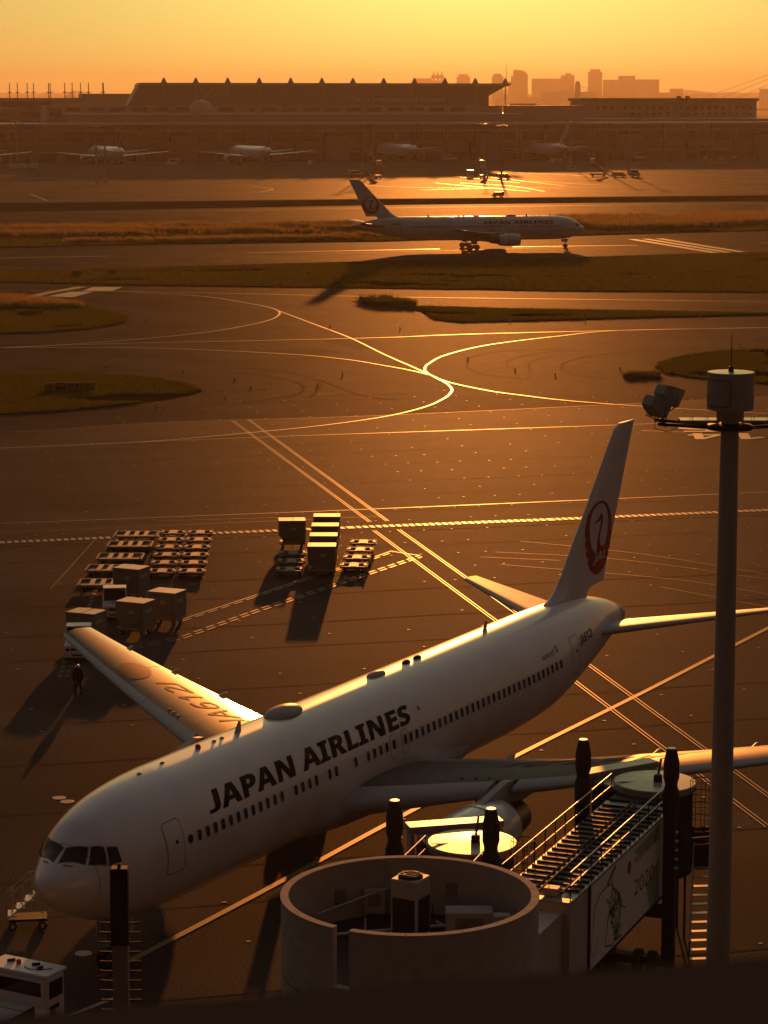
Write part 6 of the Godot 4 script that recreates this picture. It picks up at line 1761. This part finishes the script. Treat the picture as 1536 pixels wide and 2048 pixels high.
	var cs := [Vector2(-186.24, -1275.66), Vector2(-182.71, -1275.66), Vector2(-179.87, -1280.50), Vector2(-177.00, -1285.38), Vector2(93.23, -1402.86), Vector2(97.38, -1402.86), Vector2(186.89, -1476.43), Vector2(195.63, -1476.43), Vector2(206.16, -1489.45), Vector2(-39.63, -1357.74)]
	for k in cs.size():
		if k == 0: cart.position = Vector3(cs[0].x, 0.03, cs[0].y)
		else: copy(cart, Vector3(cs[k].x, 0.03, cs[k].y), 0.2 * k, "pale baggage cart in the train before the terminal")

func build_skyline():
	# far city blocks: [left px, right px, height above eye line px, distance, label, shape]
	var place := func(px: float, d: float) -> float: return (px - 768.0) / 5024.0 * d
	var list := [
		[1060, 1143, 57, 4600, "widest pale tower block with a stepped right shoulder on the skyline", "shoulder"],
		[1171, 1197, 66, 4700, "slim flat-topped tower standing alone on the skyline", "cap"],
		[1200, 1264, 53, 4400, "broad slab tower with a stepped roof on the skyline", "step"],
		[1264, 1309, 46, 4300, "lower slab joined to the broad stepped tower on the skyline", "flat"],
		[1014, 1050, 65, 4500, "rounded tower with a sloping shoulder on the skyline", "slope"],
		[981, 1003, 57, 4800, "narrow tower left of the radio mast on the skyline", "cap"],
		[1078, 1187, 22, 3800, "long low block in front of the widest tower", "flat"],
		[1310, 1358, 28, 4200, "low wide block at the end of the slab towers", "step"],
		[912, 937, 56, 5200, "small tower above the terminal hall roof", "cap"],
		[830, 862, 48, 5300, "low block left of the three chimneys", "flat"],
		[862, 886, 44, 5300, "low block carrying the three slim chimneys", "flat"],
		[1374, 1425, 18, 5200, "low pale block next to the thin mast on the skyline", "flat"],
		[1425, 1500, 15, 6000, "long low roofs near the bridge cables", "step"],
		[1510, 1524, 28, 4000, "small dark block under the bridge cables", "flat"],
		[1526, 1560, 24, 4000, "low dark block beside the small one under the bridge cables", "flat"],
		[-20, 3, 36, 4500, "narrow tower standing apart behind the roof light masts", "flat"],
		[986, 1012, 18, 3900, "low block under the narrow tower by the radio mast", "step"],
		[1030, 1075, 12, 4000, "low roofs between the rounded tower and the widest tower", "flat"],
	]
	for q in list:
		var d: float = q[3] * 2.1
		var x0: float = place.call(q[0], d); var x1: float = place.call(q[1], d)
		var h: float = CAMERA_HEIGHT + q[2] / 5024.0 * d
		var t := thing("city_tower", q[4], "tower block", Vector3((x0 + x1) / 2, 0, -d), rng.randf_range(-0.1, 0.1), "buildings of the far skyline")
		var w := x1 - x0
		var s := Shape.new()
		var m: float = maxf(w * 0.5, 40.0)
		match q[5]:
			"flat": s.box(Vector3(0, h / 2, 0), Vector3(w, h, m)); obj("shaft", s, mats["city"], t)
			"cap":
				s.box(Vector3(0, (h - 10) / 2, 0), Vector3(w, h - 10, m)); obj("shaft", s, mats["city"], t)
				s = Shape.new(); s.box(Vector3(0, h - 5, 0), Vector3(w * 0.7, 10, m * 0.7)); obj("cap", s, mats["city"], t)
			"step":
				s.box(Vector3(0, (h - 14) / 2, 0), Vector3(w, h - 14, m)); obj("shaft", s, mats["city"], t)
				s = Shape.new(); s.box(Vector3(w * 0.22, h - 7, 0), Vector3(w * 0.5, 14, m * 0.8)); obj("cap", s, mats["city"], t)
			"shoulder":
				s.box(Vector3(-w * 0.15, (h - 18) / 2, 0), Vector3(w * 0.7, h - 18, m)); obj("shaft", s, mats["city"], t)
				s = Shape.new(); s.box(Vector3(w * 0.345, (h - 6) / 2, 1), Vector3(w * 0.31, h - 6, m)); obj("shaft", s, mats["city"], t)
				s = Shape.new(); s.box(Vector3(w * 0.36, h - 2.0, 1), Vector3(w * 0.14, 8, m * 0.5)); obj("cap", s, mats["city"], t)
			"slope":
				s.prism([Vector2(-w / 2, 0), Vector2(w / 2, 0), Vector2(w / 2, h - 18), Vector2(w * 0.3, h - 4), Vector2(-w * 0.2, h), Vector2(-w * 0.22, h - 20), Vector2(-w * 0.34, h - 24), Vector2(-w * 0.34, h - 40), Vector2(-w / 2, h - 44)], Vector3.RIGHT, Vector3.UP, Vector3(0, 0, -m / 2), Vector3(0, 0, m)); obj("shaft", s, mats["city"], t)
	var spike := func(called: String, label: String, px: float, tall: float, dist: float, r: float, extra: bool):
		var d := dist * 2.1
		var t := thing(called, label, "mast" if called != "chimney" else "chimney", Vector3(place.call(px, d), 0, -d), 0.0, "three slim chimneys" if called == "chimney" else "")
		var h: float = CAMERA_HEIGHT + tall / 5024.0 * d
		r *= 2.1
		var s := Shape.new(); s.lathe(Vector3.ZERO, Vector3.UP, [Vector2(r, 0.0), Vector2(r * 0.7, h * 0.8), Vector2(r * 0.25, h), Vector2(0.0, h + 0.1)], 8); obj("shaft", s, mats["city"], t)
		if extra:
			s = Shape.new(); s.lathe(Vector3.ZERO, Vector3.UP, [Vector2(r * 0.8, h * 0.80), Vector2(r * 1.7, h * 0.83), Vector2(r * 1.7, h * 0.88), Vector2(r * 0.5, h * 0.92)], 8); obj("collar", s, mats["city"], t)
	spike.call("radio_mast", "tall thin radio mast beside the rounded tower", 1009, 78, 4700, 0.9, false)
	spike.call("pylon", "lattice pylon before the broad stepped tower", 1217, 45, 3900, 1.4, false)
	spike.call("radio_mast", "thin mast right of the low wide block", 1365, 28, 4200, 0.8, false)
	spike.call("chimney", "one of three slim chimneys with collars on the low block", 866, 62, 5300, 3.0, true)
	spike.call("chimney", "one of three slim chimneys with collars on the low block", 874, 62, 5300, 3.0, true)
	spike.call("chimney", "one of three slim chimneys with collars on the low block", 882, 62, 5300, 3.0, true)
	# cable-stayed bridge: pylons and cables
	for q in [[1150.0, 44.0, [-90.0, 90.0], "round headed bridge pylon with fanned cables behind the hotel block"], [1600.0, 90.0, [-170.0, 120.0], "bridge pylon whose long cables fan down behind the low dark blocks"]]:
		var d := 5600.0
		var t := thing("bridge_pylon", q[3], "bridge pylon", Vector3(place.call(q[0], d), 0, -d), 0.0, "cable-stayed bridge pylons")
		var h: float = CAMERA_HEIGHT + q[1] / 5024.0 * d
		var s := Shape.new(); s.lathe(Vector3.ZERO, Vector3.UP, [Vector2(7.0, 0.0), Vector2(6.0, h - 9), Vector2(4.2, h - 2.5), Vector2(0.0, h)], 12); obj("tower", s, mats["city"], t)
		for e in q[2]:
			for k in 4:
				s = Shape.new(); s.bar(Vector3(0, h - 10 - 6 * k, 0), Vector3(e * 1.7 * (1.0 - 0.16 * k), 22, 0), 0.45, 4); obj("stay_cable", s, mats["city"], t)
		s = Shape.new(); s.box(Vector3((q[2][0] + q[2][1]) * 0.85, 19, 0), Vector3((q[2][1] - q[2][0]) * 1.7, 5, 16)); obj("deck", s, mats["city"], t)
	# low hills on the horizon
	var hill := FastNoiseLite.new(); hill.seed = 5; hill.frequency = 0.0016
	for r in 2:
		var rows := [[], []]
		var d := 11800.0 + 2600.0 * r
		for k in 161:
			var x := lerpf(-5600, 5600, k / 160.0)
			var h := 52.0 + 40.0 * r + hill.get_noise_1d(x * (1.0 + r) + 900 * r) * 34.0 + hill.get_noise_1d(x * 6.0 + 50) * 9.0
			rows[0].append(Vector3(x, -2, -d + 300)); rows[1].append(Vector3(x, maxf(h, 20), -d))
		var s := Shape.new(); s.grid(rows)
		rows[0] = rows[1]; var back := []
		for p in rows[1]: back.append(Vector3(p.x, -2, p.z - 400))
		s.grid([rows[1], back])
		struct("hills", s, mats["hill"], ["low wooded rise behind the city blocks", "far pale ridge along the horizon"][r], "hills")
	# the pointed roof on the left horizon
	var t := thing("pointed_roof", "low pointed tent-like roof on the left horizon", "building", Vector3(place.call(150.0, 8000.0), 0, -8000))
	var s := Shape.new(); s.lathe(Vector3.ZERO, Vector3.UP, [Vector2(30, 0), Vector2(30, 42), Vector2(8, 62), Vector2(0, 68)], 8); obj("roof", s, mats["city"], t)

func build_haze():
	# the smoky air that hangs over the city beyond the airfield
	var f := FogVolume.new()
	f.name = "haze_bank"; f.shape = RenderingServer.FOG_VOLUME_SHAPE_BOX
	f.size = Vector3(12000, 165, 9600)
	var m := FogMaterial.new()
	m.density = 0.0001; m.albedo = paint(1.0, 0.86, 0.60)
	f.material = m
	add_child(f)
	f.position = Vector3(0, 83, -7500)
	tag(f, "smoky golden haze hanging over the far city", "haze"); f.set_meta("kind", "stuff")

# ------------------------------------------------------------------ the ramp worker
func field(p: Vector3, bones: Array, k: float, grow: float) -> float:
	var d := 9.0
	for b in bones:
		var ab: Vector3 = b[1] - b[0]
		var t := clampf((p - b[0]).dot(ab) / maxf(ab.length_squared(), 1e-6), 0, 1)
		var e := p.distance_to(b[0] + ab * t) - lerpf(b[2], b[3], t) - grow
		var h := clampf(0.5 + 0.5 * (e - d) / k, 0, 1)
		d = lerpf(e, d, h) - k * h * (1 - h)
	return d

func surface(bones: Array, lo: Vector3, hi: Vector3, cell: float, k: float, grow: float) -> Shape:
	# surface nets: one vertex in each crossed cell, one quad round each crossed edge
	var n := Vector3i(((hi - lo) / cell).ceil()) + Vector3i.ONE
	var val := PackedFloat32Array(); val.resize(n.x * n.y * n.z)
	for z in n.z:
		for y in n.y:
			for x in n.x: val[x + n.x * (y + n.y * z)] = field(lo + Vector3(x, y, z) * cell, bones, k, grow)
	var at := {}
	for z in n.z - 1:
		for y in n.y - 1:
			for x in n.x - 1:
				var i := x + n.x * (y + n.y * z)
				var sum := Vector3.ZERO; var c := 0
				var v := []
				for q in 8: v.append(val[i + (q & 1) + n.x * ((q >> 1 & 1) + n.y * (q >> 2 & 1))])
				for e in [[0, 1], [2, 3], [4, 5], [6, 7], [0, 2], [1, 3], [4, 6], [5, 7], [0, 4], [1, 5], [2, 6], [3, 7]]:
					if (v[e[0]] < 0) != (v[e[1]] < 0):
						var t: float = v[e[0]] / (v[e[0]] - v[e[1]])
						var a := Vector3(e[0] & 1, e[0] >> 1 & 1, e[0] >> 2 & 1); var b := Vector3(e[1] & 1, e[1] >> 1 & 1, e[1] >> 2 & 1)
						sum += a.lerp(b, t); c += 1
				if c: at[i] = lo + (Vector3(x, y, z) + sum / c) * cell
	var s := Shape.new()
	var up := [1, n.x, n.x * n.y]
	var normal := func(p: Vector3) -> Vector3:
		var e := cell * 0.5
		return Vector3(field(p + Vector3(e, 0, 0), bones, k, grow) - field(p - Vector3(e, 0, 0), bones, k, grow), field(p + Vector3(0, e, 0), bones, k, grow) - field(p - Vector3(0, e, 0), bones, k, grow), field(p + Vector3(0, 0, e), bones, k, grow) - field(p - Vector3(0, 0, e), bones, k, grow)).normalized()
	var normals := {}
	for i in at: normals[i] = normal.call(at[i])
	for z in range(1, n.z - 1):
		for y in range(1, n.y - 1):
			for x in range(1, n.x - 1):
				var i := x + n.x * (y + n.y * z)
				for d in 3:
					if (val[i] < 0) == (val[i + up[d]] < 0): continue
					var u: int = up[(d + 1) % 3]; var w: int = up[(d + 2) % 3]
					var q := [i, i - u, i - u - w, i - w]
					if not (at.has(q[0]) and at.has(q[1]) and at.has(q[2]) and at.has(q[3])): continue
					if val[i] >= 0: q.reverse()
					for m in [0, 1, 2, 0, 2, 3]:
						s.v.append(at[q[m]]); s.n.append(normals[q[m]])
	return s

func build_worker():
	var t := thing("person", "person in helmet, dark red jacket and yellow vest walking across the apron", "person", Vector3(-17.25, 0.02, -138.2), deg_to_rad(-12.0))
	var v := func(x, y, z): return Vector3(x, y, z)
	var legs := [
		[v.call(0.0, 1.00, 0.0), v.call(0.0, 0.90, 0.0), 0.15, 0.15],
		[v.call(-0.09, 0.90, 0.0), v.call(-0.10, 0.50, 0.14), 0.085, 0.060], [v.call(-0.10, 0.50, 0.14), v.call(-0.10, 0.09, 0.20), 0.058, 0.040], [v.call(-0.10, 0.05, 0.20), v.call(-0.11, 0.045, 0.36), 0.045, 0.035],
		[v.call(0.09, 0.90, 0.0), v.call(0.10, 0.50, -0.06), 0.085, 0.060], [v.call(0.10, 0.50, -0.06), v.call(0.10, 0.16, -0.34), 0.058, 0.040], [v.call(0.10, 0.13, -0.37), v.call(0.11, 0.045, -0.24), 0.045, 0.035]]
	var trunk := [
		[v.call(-0.07, 1.02, 0.0), v.call(-0.09, 1.34, 0.01), 0.125, 0.125], [v.call(0.07, 1.02, 0.0), v.call(0.09, 1.34, 0.01), 0.125, 0.125],
		[v.call(-0.13, 1.41, 0.0), v.call(0.13, 1.41, 0.0), 0.085, 0.085],
		[v.call(-0.19, 1.40, 0.0), v.call(-0.27, 1.12, -0.05), 0.062, 0.048], [v.call(-0.27, 1.12, -0.05), v.call(-0.25, 0.90, 0.06), 0.046, 0.034],
		[v.call(0.19, 1.40, 0.0), v.call(0.27, 1.12, 0.05), 0.062, 0.048], [v.call(0.27, 1.12, 0.05), v.call(0.25, 0.92, 0.18), 0.046, 0.034]]
	var head := [[v.call(0, 1.42, 0.0), v.call(0, 1.55, 0.02), 0.058, 0.055], [v.call(0, 1.60, 0.03), v.call(0, 1.68, 0.01), 0.078, 0.092], [v.call(0, 1.615, 0.10), v.call(0, 1.64, 0.105), 0.016, 0.012], [v.call(-0.088, 1.63, 0.0), v.call(-0.09, 1.66, 0.0), 0.018, 0.016], [v.call(0.088, 1.63, 0.0), v.call(0.09, 1.66, 0.0), 0.018, 0.016]]
	var palms := [[v.call(-0.25, 0.88, 0.07), v.call(-0.245, 0.80, 0.09), 0.032, 0.034], [v.call(0.25, 0.90, 0.19), v.call(0.245, 0.83, 0.23), 0.032, 0.034]]
	var body := surface(legs + trunk + head + palms, Vector3(-0.42, -0.05, -0.48), Vector3(0.42, 1.85, 0.46), 0.028, 0.035, 0.0)
	for h in [[Vector3(-0.245, 0.80, 0.09), Vector3(0, -1, 0.25)], [Vector3(0.245, 0.83, 0.23), Vector3(0, -0.9, 0.45)]]:
		var d: Vector3 = h[1].normalized()
		for k in 4:
			var o: Vector3 = h[0] + Vector3(0, 0, -0.027 + 0.018 * k) + d * 0.02
			var l: float = [0.060, 0.072, 0.068, 0.052][k]
			body.tube([o, o + d * l * 0.55, o + d * l + Vector3(-signf(o.x) * 0.018, 0, 0.004)], [0.0095, 0.009, 0.0075], 6)
		body.tube([h[0] + Vector3(0, 0.03, 0.03), h[0] + Vector3(-signf(h[0].x) * 0.012, 0.0, 0.052), h[0] + Vector3(-signf(h[0].x) * 0.018, -0.03, 0.05)], [0.012, 0.011, 0.008], 6)
	obj("body", body, mats["skin"], t)
	obj("trousers", surface(legs.slice(0, 3) + legs.slice(4, 6), Vector3(-0.3, 0.04, -0.48), Vector3(0.3, 1.2, 0.38), 0.028, 0.03, 0.016), mats["work_blue"], t)
	obj("jacket", surface(trunk, Vector3(-0.42, 0.8, -0.3), Vector3(0.42, 1.62, 0.34), 0.028, 0.035, 0.018), mats["work_red"], t)
	obj("vest", surface(trunk.slice(0, 3), Vector3(-0.34, 0.8, -0.3), Vector3(0.34, 1.62, 0.34), 0.028, 0.035, 0.026), mats["vest_yellow"], t)
	for q in [[Vector3(-0.10, 0.05, 0.20), Vector3(-0.11, 0.045, 0.37)], [Vector3(0.10, 0.13, -0.37), Vector3(0.11, 0.045, -0.23)]]:
		obj("shoe", surface([[q[0], q[1], 0.056, 0.046], [q[0], q[0] + Vector3.UP * 0.06, 0.052, 0.05]], q[0].min(q[1]) - Vector3.ONE * 0.12, q[0].max(q[1]) + Vector3.ONE * 0.16, 0.024, 0.02, 0.0), mats["dark_rubber"], t)
	var s := Shape.new(); s.grid(dome_rows(Vector3(0, 1.68, 0.005), 0.118, 0.138, 0.115))
	obj("helmet", s, mats["truck_white"], t)
	s = Shape.new(); s.lathe(Vector3(0, 1.675, 0.015), Vector3.UP, [Vector2(0.11, 0.0), Vector2(0.152, 0.0), Vector2(0.15, 0.012), Vector2(0.11, 0.014)], 20)
	obj("helmet_brim", s, mats["truck_white"], t)
	for x in [-0.032, 0.032]:
		s = Shape.new(); s.lathe(Vector3(x, 1.645, 0.095), Vector3(0, 0, 1), [Vector2(0.010, 0.0), Vector2(0.0, 0.008)], 8)
		obj("eye", s, mats["gap"], t)

func _ready():
	rng.seed = 20240611
	build_view()
	build_materials()
	build_ground()
	build_terminal()
	build_skyline()
	build_rotunda()
	build_bridge("boarding bridge with sun-bright round cab roof and glaring hood, under the airliner's wing", Vector2(0.35, -78.9), Vector2(0.30, -0.954), 7.3, false, Vector2(-0.25, -0.97), 2.0)
	build_bridge("boarding bridge with ribbed roof and a green printed panel on its side wall", Vector2(5.12, -82.5), Vector2(0.377, -0.926), 12.6, true, Vector2(-0.54, -0.84), 5.2)
	build_bridge_stairs()
	build_mast()
	build_deck()
	build_near_airliner()
	build_parked_aircraft()
	build_apron_gear()
	build_far_apron_things()
	build_worker()
	build_haze()
